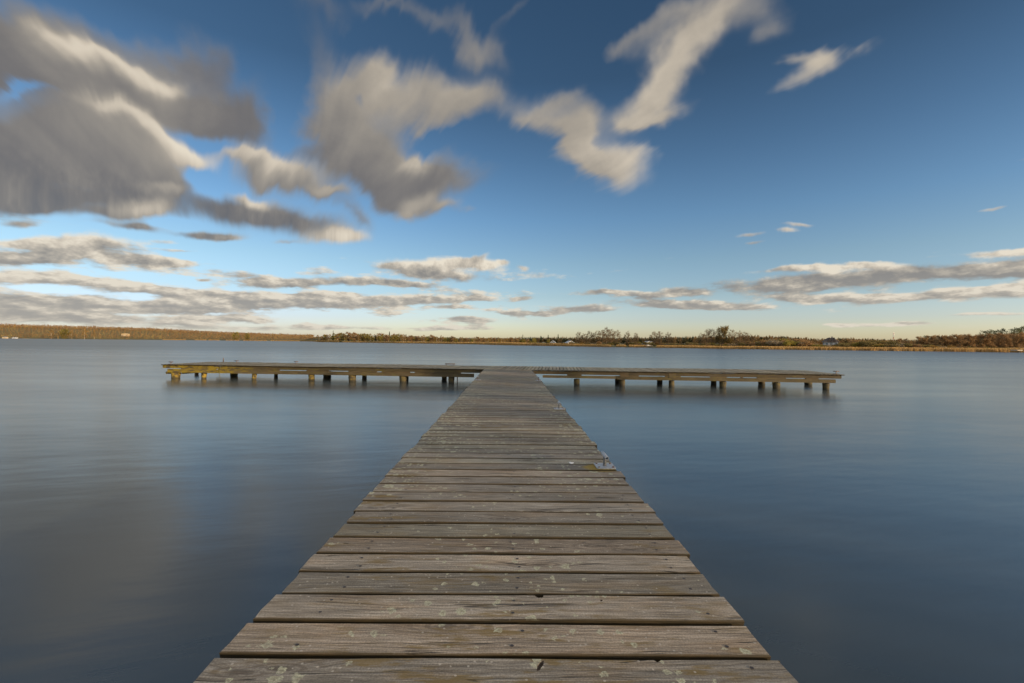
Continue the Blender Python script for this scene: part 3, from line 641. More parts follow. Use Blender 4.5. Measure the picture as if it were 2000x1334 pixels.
def hp(s, w, z=0.0):                       # point on the pier head: s along the front edge, w back from it
    p = HA + HD*s + HN*w; return Vector((p.x, p.y, z))
def s_of(px):                              # where the front edge crosses a photo column
    d = ray(px, 720); k = (d.x*HA.y - d.y*HA.x)/(d.y*HD.x - d.x*HD.y); return k
def build_head():
    mb = MB(); s = 0.0
    while s < HL:
        pw = 0.140 + random.uniform(-.004, .004); gap = random.uniform(.016, .026)
        o0 = random.uniform(-.02, .015); o1 = random.uniform(-.02, .03)
        plank(mb, HA.copy(), HN, HD, -0.03+o0, HW+o1, s, s+pw-gap, DECK + random.uniform(-.004, .004) + 0.02*math.sin(s*.9)*0.3, 0.032, 4, .003)
        s += pw
    for v in range(len(mb.v)):
        x, y, z = mb.v[v]; mb.v[v] = (x, y, z)
    # HA carries the deck height already in z: planks use absolute ztop
    tag(mb.build('head_deck', M_HEAD, pier), 'narrow pale grey boards laid front to back along the crosswise head')
    def beam(name, s0, s1, w0, w1, ztop, h, label=None):
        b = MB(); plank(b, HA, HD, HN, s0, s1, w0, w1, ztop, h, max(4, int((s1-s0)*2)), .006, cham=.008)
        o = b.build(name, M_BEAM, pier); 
        if label: tag(o, label)
        return o
    sJ0, sJ1 = s_of(940), s_of(1043)
    zt = DECK-.036
    # left arm front: upper and lower beam; right arm the same with see-through gaps between
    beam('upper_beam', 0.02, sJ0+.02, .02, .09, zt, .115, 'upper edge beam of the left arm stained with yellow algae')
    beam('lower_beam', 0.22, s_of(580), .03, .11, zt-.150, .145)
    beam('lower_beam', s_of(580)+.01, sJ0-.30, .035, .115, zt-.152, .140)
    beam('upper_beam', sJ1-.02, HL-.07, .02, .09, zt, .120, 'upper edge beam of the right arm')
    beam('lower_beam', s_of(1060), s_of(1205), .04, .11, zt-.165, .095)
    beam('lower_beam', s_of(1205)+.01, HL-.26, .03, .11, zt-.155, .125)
    # spacer blocks that close the slot between the beams, leaving gaps
    def blocks(px0, px1): beam('spacer_block', s_of(px0), s_of(px1), .025, .085, zt-.1155, .048)
    for a, b in ((352, 420), (425, 500), (500, 544), (598, 640), (680, 735), (745, 800), (810, 900), (1108, 1136), (1211, 1248), (1300, 1330), (1388, 1420), (1448, 1452), (1480, 1536), (1575, 1600)):
        blocks(a, b)
    beam('corner_block', s_of(1211), s_of(1228), .012, .08, zt+.002, .20); beam('corner_block', s_of(1307), s_of(1321), .012, .08, zt+.002, .19)
    # far side beams and cross joists
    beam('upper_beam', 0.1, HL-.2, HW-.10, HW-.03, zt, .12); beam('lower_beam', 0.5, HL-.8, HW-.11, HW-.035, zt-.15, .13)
    k = 0.6
    while k < HL-.4:
        b = MB(); plank(b, HA, HN, HD, .12, HW-.12, k, k+.07, zt-.002, .12, 3); b.build('joist', M_BEAM, pier); k += 1.9
    zp = zt-.30
    for px, wpx in ((335.5, 15), (391, 9), (490, 8), (603.5, 11), (684, 14), (784, 13.5), (879.5, 11.5), (1127.5, 11), (1217, 11), (1314.5, 10.5), (1415.5, 12.5), (1521.5, 13.5), (1620, 11.5)):
        s = s_of(px); D = hp(s, .2).y; post(hp(s+.0, .20), wpx/FPX*D/2, zp)
    for px, wpx in ((384, 7), (457, 12.5), (539, 7), (639.5, 15), (712, 9.5), (794, 9), (868, 10), (1206, 9), (1289, 10.5), (1394, 10.5), (1488, 12), (1579, 14)):
        d = ray(px, 720); q = hp(0, HW-.35); k = (d.x*q.y - d.y*q.x)/(d.y*HD.x - d.x*HD.y); p = q + HD*k
        post(p, wpx/FPX*p.y/2, zp)
    # slanting brace under the left end, log stub, thin rod near the walkway
    b = MB(); a = hp(s_of(345), .25, .21); c = hp(s_of(384), 1.4, .27); b.tube([a, a.lerp(c, .5), c], [.035, .04, .035], 8, .3, 0, True, True, .05); b.build('brace', M_POST, pier)
    b = MB(); a = hp(s_of(319), .12, .225); c = hp(s_of(331), .45, .26); b.tube([a, a.lerp(c, .5), c], [.05, .065, .06], 9, .6, 0, True, True, .08); tag(b.build('log_stub', M_POST, pier), 'short yellowish log end under the left corner')
    s = s_of(888); p = hp(s, .5); b = MB(); b.tube([(p.x, p.y, -1), (p.x, p.y, .5)], .018, 8, .2); b.build('iron_rod', M_RUST, pier)
    # ragged splinters and ties hanging from the beams
    for px in (400, 1118, 1512):
        p = hp(s_of(px), .02, zp+.02); b = MB(); b.tube([p, p+Vector((-.05, -.01, -.05)), p+Vector((-.12, 0, -.12))], .006, 5); b.build('loose_tie', M_ROPE, pier)
build_head()

# rope hanging from the left arm
p = hp(s_of(430), -.01, DECK-.02); b = MB()
pts = [p + Vector((0.02*math.sin(k*.7), -.01, -k*.05)) for k in range(12)]
b.tube(pts, .008, 6); ro = b.build('rope', M_ROPE); tag(ro, 'thin rope hanging down over the mossy left arm into the water', 'rope')

# mooring cleats
def make_cleat(name, metal, stemmat, scale=1.0, plate=True):
    root = empty(name)
    if plate:
        b = MB(); a = .085; c = .012
        pr = [(-a+c, -a), (a-c, -a), (a, -a+c), (a, a-c), (a-c, a), (-a+c, a), (-a, a-c), (-a, -a+c)]
        b.v += [(x, y, 0.001) for x, y in pr] + [(x, y, .009) for x, y in pr]
        b.face(range(8, 16)); b.face(list(reversed(range(8))))
        for k in range(8): b.face((k, (k+1) % 8, 8+(k+1) % 8, 8+k))
        pl = b.build('base_plate', metal, root)
        for x, y in ((-.062, .062), (.062, .062), (-.062, -.062), (.062, -.062)):
            b = MB(); b.tube([(x, y, .009), (x, y, .014), (x, y, .0155)], [.011, .010, .006], 6, .5, 0, True, False); b.build('bolt', M_RUST, pl)
    b = MB(); b.tube([(0, 0, .008), (0, 0, .012), (0, 0, .03), (0, 0, .09)], [.021, .016, .0145, .0145], 14); b.build('stem', stemmat, root)
    # hollow cross tube
    b = MB(); L = .105; n = 14; r0, r1 = .0165, .0125
    ring = lambda y, r: [(r*math.cos(2*math.pi*k/n), y, .098 + r*math.sin(2*math.pi*k/n)) for k in range(n)]
    for y, r in ((-L, r0), (L, r0), (L, r1), (-L, r1)): b.v += ring(y, r)
    for a_ in range(4):
        b_ = (a_+1) % 4
        for k in range(n): k2 = (k+1) % n; b.face((a_*n+k, b_*n+k, b_*n+k2, a_*n+k2), None, .5, 0, a_ in (0, 2))
    b.build('cross_bar', metal, root)
    root.scale = (scale*.92,)*3
    return root
CLEAT_GROUP = 'mooring cleats along the pier edges'
c0 = make_cleat('mooring_cleat', M_GALV, M_STEM)
c0.location = on_plane(1181, 912, DECK) + Vector((0, 0, .004)); c0.rotation_euler.z = YAW
tag(c0, 'largest nearest bolted grey steel T cleat on the right edge of the walkway', 'cleat', CLEAT_GROUP)
def cleat(label, loc, rz, src):
    c = copy_tree(src); c.location = loc; c.rotation_euler.z = rz; c['label'] = label; return c
cleat('grey T cleat halfway down the right edge of the walkway, second from the viewer', on_plane(1092, 799, DECK)+Vector((0, 0, .004)), YAW, c0)
c1 = make_cleat('mooring_cleat', M_GALV, M_RUST)
c1.location = on_plane(1052, 744, DECK)+Vector((0, 0, .004)); c1.rotation_euler.z = YAW
tag(c1, 'small rusty stemmed cleat at the far right end of the walkway, just before the head', 'cleat', CLEAT_GROUP)
cleat('small rusty stemmed cleat at the far left end of the walkway, just before the head', on_plane(933, 742.3, DECK)+Vector((0, 0, .004)), YAW, c1)
ha = math.atan2(HD.y, HD.x)+math.pi/2
c2 = make_cleat('mooring_cleat', M_RUST, M_RUST, 1.0)
c2.location = hp(s_of(328), .14, DECK+.004); c2.rotation_euler.z = ha
tag(c2, 'dark T cleat standing on the left tip of the pier head', 'cleat', CLEAT_GROUP)
def back_s(px, w):
    d = ray(px, 720); q = hp(0, w); k = (d.x*q.y - d.y*q.x)/(d.y*HD.x - d.x*HD.y); return k
cleat('dark T cleat on the left arm, just right of the upright steel pin', hp(back_s(462, 1.9), 1.9, DECK+.004), ha, c2)
cleat('dark T cleat midway between the steel pin and the low rusty bar', hp(back_s(578, 1.9), 1.9, DECK+.004), ha, c2)
cleat('dark T cleat standing on the right tip of the pier head', hp(s_of(1639.5)+0.02, .22, DECK+.004), ha, c2)
b = MB(); p = hp(back_s(436, HW-.1), HW-.1, DECK); b.tube([p, p+Vector((0, 0, .15)), p+Vector((.002, 0, .185))], [.02, .02, .018], 8); tag(b.build('steel_pin', M_RUST), 'short upright rusty steel pin at the back edge of the left arm', 'pin')
b = MB(); p = hp(s_of(1415), .06, DECK); b.tube([p, p+Vector((0, 0, .05))], .014, 8); tag(b.build('steel_pin', M_RUST), 'very short steel pin at the front edge of the right arm', 'pin')
rb = empty('mooring_bar', hp(back_s(879, HW-.15), HW-.15, DECK), math.atan2(HD.y, HD.x)); tag(rb, 'low rusty horizontal bar on the back edge of the left arm near the walkway', 'bar')
b = MB(); b.tube([(-.22, 0, .065), (.22, 0, .065)], .022, 10); b.build('rail', M_RUST, rb)
for x in (-.17, .17): b = MB(); b.tube([(x, 0, 0), (x, 0, .06)], .014, 8); b.build('foot', M_RUST, rb)
# white dropping on the walkway
b = MB(); p = on_plane(1116, 905, DECK); n = 10
b.v += [(p.x+.022*math.cos(k*.628)*(1+.3*math.sin(k*2.1)), p.y+.030*math.sin(k*.628)*(1+.3*math.cos(k*1.7)), DECK+.005) for k in range(n)] + [(p.x, p.y, DECK+.010)]
for k in range(n): b.face((k, (k+1) % n, n))
tag(b.build('bird_dropping', M_TRIM), 'small white bird dropping on a plank left of the nearest cleat', 'dropping')
#SHORE_SECTION

# ------------------------------------------------------------------ vegetation
def rv(): 
    while True:
        v = Vector((random.uniform(-1, 1), random.uniform(-1, 1), random.uniform(-1, 1)))
        if 0.05 < v.length < 1: return v
def sliver(mb, p, d, L, w, rnd):
    """a spray of twigs or leaves: a thin kinked blade"""
    d = d.normalized(); s = d.cross(rv()).normalized()*w
    mb.tri(p - s*.5, p + s*.5, p + d*L, rnd)
def leaf(mb, p, size, rnd):
    a = rv().normalized(); b = a.cross(rv()).normalized()
    mb.quad(p-a*size, p-b*size*.6, p+a*size, p+b*size*.6, rnd)

def tree_proto(name, H, W, kind, trunk_mat, crown_mat, seed, bare=0.3, n=500, leafy=0.0, fork=1, thick=1.0):
    """tapered trunk with limbs, crown of twig sprays and leaf clumps; base at the origin"""
    random.seed(seed)
    root = empty(name); tr = MB(); cr = MB()
    ends = []
    stems = []
    for f in range(fork):
        an = random.random()*6.28; sp = 0 if fork == 1 else W*.22
        top = Vector((math.cos(an)*sp, math.sin(an)*sp, H*random.uniform(.86, .97)))
        b0 = Vector((math.cos(an)*.12, math.sin(an)*.12, -.6)) if fork > 1 else Vector((0, 0, -.6))
        pts = [b0 + (top-b0)*t + Vector((mnoise.noise((t*3, seed, f)), mnoise.noise((t*3, seed, f+5)), 0))*H*.025*(t > 0) for t in (0, .15, .35, .55, .75, 1)]
        r0 = H*.017/(fork**.4)
        tr.tube(pts, [r0*1.3, r0, r0*.85, r0*.6, r0*.38, r0*.1], 5, .4)
        stems.append(pts)
    def along(pts, t):
        k = t*(len(pts)-1); i = min(int(k), len(pts)-2); return pts[i].lerp(pts[i+1], k-i)
    nl = int(16/fork)+2
    for pts in stems:
        for k in range(nl):
            t = bare + (0.97-bare)*(k+random.random()*.8)/nl
            p = along(pts, t); an = k*2.4+random.random()
            if kind == 'alder': prof = math.sin(min(1, (1-t)/(1-bare)*1.25)*math.pi*.62)*.55+.16
            elif kind == 'poplar': prof = .30+.1*math.sin(t*9)
            elif kind == 'willow': prof = .75-.35*t
            else: prof = max(.12, math.sin(math.pi*min(1, max(0, (t-bare+.06)/(1.08-bare))))**.6)*.72
            L = W*.5*prof*random.uniform(.7, 1.15)*1.25
            upw = {'alder': .45, 'poplar': 1.9, 'willow': .9}.get(kind, .8)*random.uniform(.6, 1.3)
            d = Vector((math.cos(an), math.sin(an), upw)).normalized()
            e = p + d*L; m = p.lerp(e, .5)+Vector((0, 0, L*.06))
            tr.tube([p, m, e], [H*.0062, H*.0042, H*.0015], 3, .55, cap=False)
            ends.append((p, e, L))
            for q in range(3):
                a2 = rv().normalized(); s = p.lerp(e, random.uniform(.4, .95)); e2 = s + (d*.8+a2*.8).normalized()*L*.5
                tr.tube([s, e2], [H*.0030, H*.001], 3, .6, cap=False); ends.append((s, e2, L*.5))
        ends.append((along(pts, .85), pts[-1], H*.1))
    wsum = [e[2] for e in ends]
    for k in range(n):
        a, b, L = random.choices(ends, wsum)[0]
        c = a.lerp(b, random.uniform(.35, 1.08)) + rv()*W*.10
        tone = min(1, max(0, .5+.55*mnoise.noise(c*(3.2/W)+Vector((seed, 0, 0)))+random.uniform(-.22, .22)))
        if random.random() < leafy: leaf(cr, c, W*random.uniform(.018, .036)*thick, tone)
        else:
            d = (b-a).normalized()+rv()*.9+Vector((0, 0, .25))
            sliver(cr, c, d, W*random.uniform(.06, .13), W*random.uniform(.011, .026)*thick, tone)
    tr.build('trunk', trunk_mat, root); cr.build('crown', crown_mat, root)
    return root
def conifer_proto(name, H, W, seed, pine=False, n=900):
    random.seed(seed); root = empty(name); tr = MB(); cr = MB()
    tr.tube([(0, 0, -.6), (.02*H, 0, H*.4), (0, 0, H*.8), (0, 0, H)], [H*.02, H*.016, H*.008, H*.002], 6, .4)
    if pine:
        for k in range(13):
            t = .45+.53*k/13; an = k*2.4; L = W*.5*(1-((t-.72)/.36)**2*.75)*random.uniform(.6, 1.1); z = H*t
            e = Vector((math.cos(an)*L, math.sin(an)*L, z+L*.25)); tr.tube([(0, 0, z), e], [H*.006, H*.002], 3, .4, cap=False)
            for q in range(n//13):
                c0_ = Vector((0, 0, z)).lerp(e, random.uniform(.25, 1.0)); c = c0_ + rv()*W*.17; c.z = c0_.z + (c.z-c0_.z)*.7
                leaf(cr, c, W*random.uniform(.025, .05), min(1, max(0, .45+.5*mnoise.noise(c*1.2)+random.uniform(-.25, .25))))
    else:
        for k in range(n):
            t = random.random()**.75*.9+.08; z = H*t; an = random.random()*6.28
            lay = .72+.28*math.sin(z/H*52+an*2); rr = W*.5*(1.02-t)*lay*random.uniform(.35, 1.05)
            p = Vector((math.cos(an)*rr, math.sin(an)*rr, z-rr*.25)); d = Vector((math.cos(an), math.sin(an), -.35))
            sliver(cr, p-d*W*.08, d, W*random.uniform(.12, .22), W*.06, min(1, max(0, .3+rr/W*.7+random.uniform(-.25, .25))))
        for k in range(20): sliver(cr, Vector((0, 0, H*random.uniform(.9, .99))), rv()*.5+Vector((0, 0, 1)), W*.10, W*.03, .5)
    tr.build('trunk', M_BARK, root); cr.build('crown', M_CON, root); return root
def shrub_proto(name, H, W, mat, seed, n=900):
    random.seed(seed); root = empty(name); tr = MB(); cr = MB()
    for k in range(7):
        an = k*.9+random.random()*.4; e = Vector((math.cos(an)*W*.33, math.sin(an)*W*.33, H*random.uniform(.55, .85)))
        tr.tube([(0, 0, -.5), e*.5+Vector((0, 0, H*.1)), e], [H*.02, H*.012, H*.004], 3, .5, cap=False)
    lobes = [(Vector((random.uniform(-.28, .28)*W, random.uniform(-.28, .28)*W, H*random.uniform(.35, .72))), random.uniform(.16, .28)) for _ in range(9)]
    for k in range(n):
        c, r = random.choice(lobes); p = c + rv()*r*W; p.z = max(.05, c.z+(p.z-c.z)*H/W*1.1)
        tone = min(1, max(0, .5+.6*mnoise.noise(p*(4/W)+Vector((seed, 0, 0)))+random.uniform(-.25, .25)))
        if random.random() < .5: leaf(cr, p, W*random.uniform(.022, .045), tone)
        else: sliver(cr, p, rv()+Vector((0, 0, .8)), W*random.uniform(.08, .15), W*.035, tone)
    tr.build('stem', M_BARK, root); cr.build('crown', mat, root); return root

# prototypes (unit sizes in metres); they are moved to their first place, later ones are copies
used = set()
def place(src, px, D, H, label, cat, group, wscale=1.0, rz=None, sink=0.0):
    key = src.name
    if key in used: o = copy_tree(src)
    else: o = src; used.add(key)
    o.location = at_depth(px, D, land_z(px, D-shore(px)) - sink)
    s = H/src['proto_h']; o.scale = (s*wscale, s*wscale, s); o.rotation_euler = (0, 0, random.random()*6.28 if rz is None else rz)
    tag(o, label, cat, group)
    for ch in o.children: pass
    return o
def proto(o, h): o['proto_h'] = h; return o
ALD = [proto(tree_proto('bare_alder_tree', 10, 5.6, 'alder', M_BARK, M_ALDER, 100+k, .26, 2300, .08, thick=.70), 10) for k in range(5)]
WIL = proto(tree_proto('willow_tree', 10, 9.0, 'willow', M_BARK, M_WILLOW, 120, .12, 3600, .25, fork=6, thick=.9), 10)
BIR = [proto(tree_proto('birch_tree', 12, 4.6, 'birch', M_BIRCH, M_OCHRE, 140+k, .16, 1700, .45, thick=1.35), 12) for k in range(3)]
BUD = [proto(tree_proto('budding_tree', 10, 6.0, 'round', M_BARK, M_BUD, 160+k, .10, 1900, .70, thick=1.45), 10) for k in range(3)]
BRN = [proto(tree_proto('bare_brown_tree', 10, 6.4, 'round', M_BARK, M_TWIG, 180+k, .06, 4200, .30, fork=3, thick=1.05), 10) for k in range(4)]
SPR = [proto(conifer_proto('spruce_tree', 10, 4.2, 200+k), 10) for k in range(2)]
PIN = [proto(conifer_proto('pine_tree', 10, 5.6, 220+k, True), 10) for k in range(2)]
SHR = {'olive': proto(shrub_proto('shoreline_shrub', 3, 4.6, M_OLIVE, 240), 3), 'bud': proto(shrub_proto('shoreline_shrub', 3, 4.6, M_BUD, 241), 3),
       'brown': proto(shrub_proto('shoreline_shrub', 3, 4.8, M_TWIG, 242), 3), 'pale': proto(shrub_proto('blossoming_shrub', 3, 4.4, M_BLOSSOM, 243), 3), 'ochre': proto(shrub_proto('shoreline_shrub', 3, 4.4, M_OCHRE, 244), 3)}
random.seed(5)

# --- alders and the willow along the right half of the shore, each where it stands
G_ALD = 'bare alders at the edge of the reeds'
alders = [
 (1131, 647, 16, 'bare round-topped alder, leftmost of the alder group behind the reeds'),
 (1142, 650, 22, 'low bare alder tucked right of the leftmost alder'),
 (1152, 645.5, 15, 'slim bare alder between the leftmost alder and the tall pair'),
 (1164, 644.5, 18, 'bare alder with bushy head left of the tall pair'),
 (1176, 644, 14, 'bare alder directly left of the tallest alder'),
 (1184, 637.5, 17, 'tallest bare alder of the group, with a narrow crown'),
 (1193, 641, 22, 'second tallest bare alder, close right of the tallest'),
 (1205, 643.5, 12, 'bare alder at the water edge, rightmost of the tall cluster'),
 (1226, 645.5, 8, 'wide topped alder standing alone in a gap of the reeds'),
 (1242, 650, 16, 'short lone alder right of the wide topped one'),
 (1277, 646, 10, 'bare alder at the dark inlet, left of a twin'),
 (1288, 645.5, 14, 'bare alder at the dark inlet, right of its twin'),
 (1305, 648, 14, 'compact dark alder right of the inlet pair'),
 (1370, 649, 16, 'small bare alder left of the big willow group'),
 (1380, 643, 20, 'tall bare alder just left of the big willow'),
 (1390, 640, 14, 'tallest alder left of the big willow, leaning crown'),
 (1430, 641.5, 14, 'tall bare alder just right of the big willow'),
 (1445, 645, 10, 'spreading bare alder second right of the big willow'),
 (1467, 651, 18, 'low brown alder fourth right of the big willow'),
 (1455, 648, 16, 'bare alder third right of the big willow'),
]
for k, (px, top, off, lb) in enumerate(alders):
    D = shore(px)+off; zb = land_z(px, off); place(ALD[k % 5], px, D, (height_at(px, top, D)-zb)*1.03, lb, 'tree', G_ALD, random.uniform(.85, 1.1))
px = 1411; D = shore(px)+13; place(WIL, px, D, (height_at(px, 639, D)-land_z(px, 13))*1.03, 'large many-stemmed ochre willow rising above the shoreline', 'tree', None, .95)

# --- spruces and pines one can pick out
G_CON = 'dark conifers on the far shore'
for k, (px, top, off, lb, w) in enumerate([
 (760.5, 647.5, 70, 'pointed dark spruce in the middle of the peninsula wood', 1.0), (650.5, 645.5, 20, 'slim tall spruce at the left tip of the peninsula', .55),
 (793, 653, 60, 'small dark spruce right of the pointed spruce', 1.1), (733, 654.5, 50, 'broad dark spruce left of the pointed spruce', 1.3),
 (1021, 653.5, 190, 'lone pointed spruce over the reeds left of the alders', .8), (1070.5, 654, 160, 'dark spruce left of the small white houses', 1.0),
 (1090, 652.5, 160, 'tallest dark spruce between the small white houses', .9), (1056, 656, 150, 'squat dark spruce left of a small white house', 1.2),
 (1341, 656.5, 150, 'dark spruce tip between the alder pair and the willow', .9), (1327, 658, 150, 'low dark spruce in the wood behind the alders', 1.2)]):
    D = shore(px)+off; place(SPR[k % 2], px, D, height_at(px, top, D)-land_z(px, off), lb, 'tree', G_CON, w)
for k, (px, top, off, lb, w) in enumerate([
 (1925, 645.5, 40, 'dark pine, leftmost of the pines above the right wood', 1.0), (1943, 645, 42, 'dark pine second from the left above the right wood', .9),
 (1957.5, 642, 44, 'slender dark pine rising midway in the right wood', .75), (1981, 642, 40, 'broad dark pine next to the right frame edge', 1.0),
 (1996, 638, 42, 'tallest dark pine, cut by the right frame edge', 1.0), (1810, 656, 30, 'small dark pine at the left end of the right wood', 1.0),
 (1530, 657, 160, 'distant dark pine left of the house', 1.0), (2015, 637, 44, 'dark pine standing beyond the right frame edge', 1.0)]):
    D = shore(px)+off; place(PIN[k % 2], px, D, height_at(px, top, D)-land_z(px, off), lb, 'tree', G_CON, w)

# --- peninsula wood, tree by tree
def mid_top(px): return lerp_table([(615, 653), (625, 651), (640, 650), (665, 648), (690, 646.5), (720, 648.5), (760, 651), (785, 649.5), (800, 653), (830, 652), (860, 654), (900, 656), (940, 657), (1000, 659), (1040, 660)], px)
random.seed(31)
xs = [617+k*4.6+random.uniform(-1.5, 1.5) for k in range(94)]
LBL = {'birch': 'slender ochre birch among the trees of the peninsula wood', 'bud': 'yellow green budding tree in the peninsula wood', 'brown': 'bare brown tree in the peninsula wood'}
for k, px in enumerate(xs):
    off = random.choice((26, 34, 44, 60, 80)) if px > 640 else random.choice((14, 20, 28))
    D = shore(px)+off; top = mid_top(px)+abs(random.gauss(0, 2.0))
    r = random.random()
    if r < .45: src, lb, w = BIR[k % 3], LBL['birch'], random.uniform(1.2, 1.9)
    elif r < .75: src, lb, w = BUD[k % 3], LBL['bud'], random.uniform(1.1, 1.6); top += 2
    else: src, lb, w = BRN[k % 4], LBL['brown'], random.uniform(1.1, 1.6)
    kind = lb
    place(src, px, D, height_at(px, top, D)-land_z(px, off), lb, 'tree', 'peninsula ' + ('birches' if 'birch' in lb else 'budding trees' if 'budding' in lb else 'bare trees'), w)
# --- named single trees and shrubs in front of it
for px, top, off, kind, lb in [
 (741, 655, 16, 'bud', 'rounded yellow green tree in front of the pointed spruce'), (783, 651, 24, 'birch', 'wide ochre birch right of the pointed spruce, tallest around it'),
 (700, 656, 12, 'birch', 'pale trunked birch at the front of the peninsula wood'), (1043, 659.5, 40, 'bud', 'yellow green tree above the reeds left of the white houses'),
 (1071, 662, 24, 'bud', 'bright yellow low tree above the reeds below the white house')]:
    D = shore(px)+off; src = {'bud': BUD[1], 'birch': BIR[2]}[kind]
    place(src, px, D, height_at(px, top, D)-land_z(px, off), lb, 'tree', None, 1.25)

# --- right wood: round bare brown trees
G_RW = 'bare brown trees of the right wood'
random.seed(41)
rw = [(1797, 656.5), (1806, 659), (1818, 655), (1829, 655), (1840, 654), (1851, 655), (1860, 653), (1872, 654), (1884, 652), (1896, 653), (1908, 653.5), (1920, 653), (1934, 651), (1948, 652), (1962, 650), (1976, 651.5), (1990, 650), (2004, 649), (2020, 648), (2040, 648), (2065, 647)]
for k, (px, top) in enumerate(rw):
    off = random.choice((14, 20, 27)); D = shore(px)+off
    place(BRN[k % 4], px, D, (height_at(px, top, D)-land_z(px, off))*1.03, 'round bare brown tree of the dense right wood', 'tree', G_RW, random.uniform(1.0, 1.35))
for px, top, off, lb in [(1757, 660, 26, 'small bare tree with open crown just right of the mast'), (1767, 660.5, 30, 'second small bare tree right of the mast'),
                         (1963, 651, 9, 'big spreading brown tree at the reeds in front of the right wood')]:
    D = shore(px)+off; place(BRN[2], px, D, height_at(px, top, D)-land_z(px, off), lb, 'tree', None, 1.0)

# --- shrubs along the shore
random.seed(57)
G_SH = 'shrubs behind the reed belt'
SL = {'olive': 'olive green shrub in the thicket behind the reeds', 'bud': 'yellow green shrub in the thicket behind the reeds', 'brown': 'bare brown shrub in the thicket behind the reeds', 'pale': 'pale blossoming shrub in the thicket behind the reeds', 'ochre': 'ochre shrub in the thicket behind the reeds'}
def sh_top(px): return lerp_table([(660, 665), (740, 665), (1000, 667), (1100, 668), (1190, 667), (1250, 667), (1350, 669), (1430, 668), (1480, 664), (1520, 660), (1560, 661), (1600, 668), (1650, 668), (1690, 664), (1730, 666), (1790, 668), (1850, 672), (1960, 676), (2020, 676)], px)
px = 668.0
while px < 2030:
    rows = 1 if px < 1100 else 2
    for r_ in range(rows):
        x = px+random.uniform(-3, 3); off = (9 if r_ == 0 else 22)+random.uniform(-2, 4); D = shore(x)+off
        if 1606 < x < 1642 and off < 60: off = 12; 
        top = sh_top(x)+random.uniform(-1, 3.0)+(2.5 if r_ == 0 else 0)
        kind = random.choices(list(SL), (5, 2.5, 3, 1.2, 2))[0]
        if 1216 < x < 1224: continue
        if 1606 < x < 1642: top = 673+random.uniform(-.5, 1)
        H = max(1.2, height_at(x, top, D)-land_z(x, off))
        place(SHR[kind], x, D, H*1.05, SL[kind], 'shrub', G_SH+', '+kind, random.uniform(.9, 1.5) if H > 2 else 1.7)
    px += 9.5 if px < 1100 else (11 if px < 1480 else 10.5)
for px, top, off, kind, lb in [(1755, 670.5, 9, 'pale', 'large whitish blossoming shrub below and right of the mast'), (1708, 671, 10, 'bud', 'low bright yellow green shrub right of the house'), (1502, 665, 12, 'pale', 'pale blossoming shrub left of the house')]:
    D = shore(px)+off; place(SHR[kind], px, D, height_at(px, top, D)-land_z(px, off), lb, 'shrub', None, 1.3)

# --- woods that read as one mass: the background wood on the right, the hill wood on the left
def wood_clump(mb, base, H, W, n, tone0, spread=.35):
    for k in range(n):
        t = random.random(); r = W*.5*math.sin(min(1.0, .25+t*.75)*math.pi)**.6*random.uniform(.2, 1)
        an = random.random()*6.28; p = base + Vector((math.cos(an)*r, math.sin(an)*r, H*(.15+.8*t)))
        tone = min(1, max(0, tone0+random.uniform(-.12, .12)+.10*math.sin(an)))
        if k % 2: sliver(mb, p, Vector((random.uniform(-.5, .5), random.uniform(-.5, .5), 1)), H*random.uniform(.14, .28), W*.08, tone)
        else: leaf(mb, p, W*random.uniform(.06, .11), tone)
random.seed(71)
mb = MB()
def bg_top(px): return lerp_table([(630, 659), (700, 656), (800, 657), (900, 659.5), (1000, 658.5), (1100, 658), (1200, 659), (1300, 658), (1400, 657), (1480, 655), (1530, 657), (1600, 661), (1660, 660), (1720, 662), (1790, 664), (1900, 658), (2100, 655)], px)
for row, (off, dz) in enumerate(((330, 0), (210, 1.5), (120, 3.5))):
    px = 640.0 + row*14
    while px < 2200:
        D = shore(px)+off; top = bg_top(px)+dz+abs(random.gauss(0, 1.3)); zb = land_z(px, off); H = max(2.0, height_at(px, top, D)-zb)
        con = random.random() < (.45 if px < 1480 else .12)
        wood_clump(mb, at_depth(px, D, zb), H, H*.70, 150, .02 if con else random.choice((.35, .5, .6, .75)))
        px += H*.34/D*FPX
M_BGW = foliage_mat('background_wood', [(0.0, (0.033, 0.040, 0.015)), (0.14, (0.055, 0.061, 0.022)), (0.3, (0.209, 0.132, 0.061)), (0.6, (0.341, 0.220, 0.094)), (0.8, (0.374, 0.297, 0.099)), (1.0, (0.495, 0.363, 0.165))])
tag(mb.build('background_wood', M_BGW), 'brown and dark green wood massed behind the alders and shrubs', 'wood', None, 'stuff')
random.seed(72)
mb = MB()
def hill_tree(px, off, h, n, tone, wide=.66):
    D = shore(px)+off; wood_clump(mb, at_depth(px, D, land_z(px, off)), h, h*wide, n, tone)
for row in range(26):
    off = 8+row*21+random.uniform(-3, 3)
    px = -140.0
    while px < 640:
        d = shore(px)+off
        if px < 612 or off > 700:
            tone = .46+.34*mnoise.noise((px*.03, row*.45, 0))+random.uniform(-.42, .34)
            if random.random() < .06: tone = 1.1
            hill_tree(px+random.uniform(-2, 2), off+random.uniform(-6, 6), random.uniform(8.5, 14.5)*(1.15 if row == 0 else 1 if row < 18 else random.uniform(.55, .9)), 30 if row < 6 else 22, tone, .70 if row < 17 else random.uniform(1.0, 1.7))
        px += 5.2 if row < 4 else 6.0 if row < 18 else 2.4*random.uniform(.4, 1.6)
tag(mb.build('hillside_wood', M_WOOD), 'brown spring woodland covering the low hills across the lake on the left', 'wood', None, 'stuff')
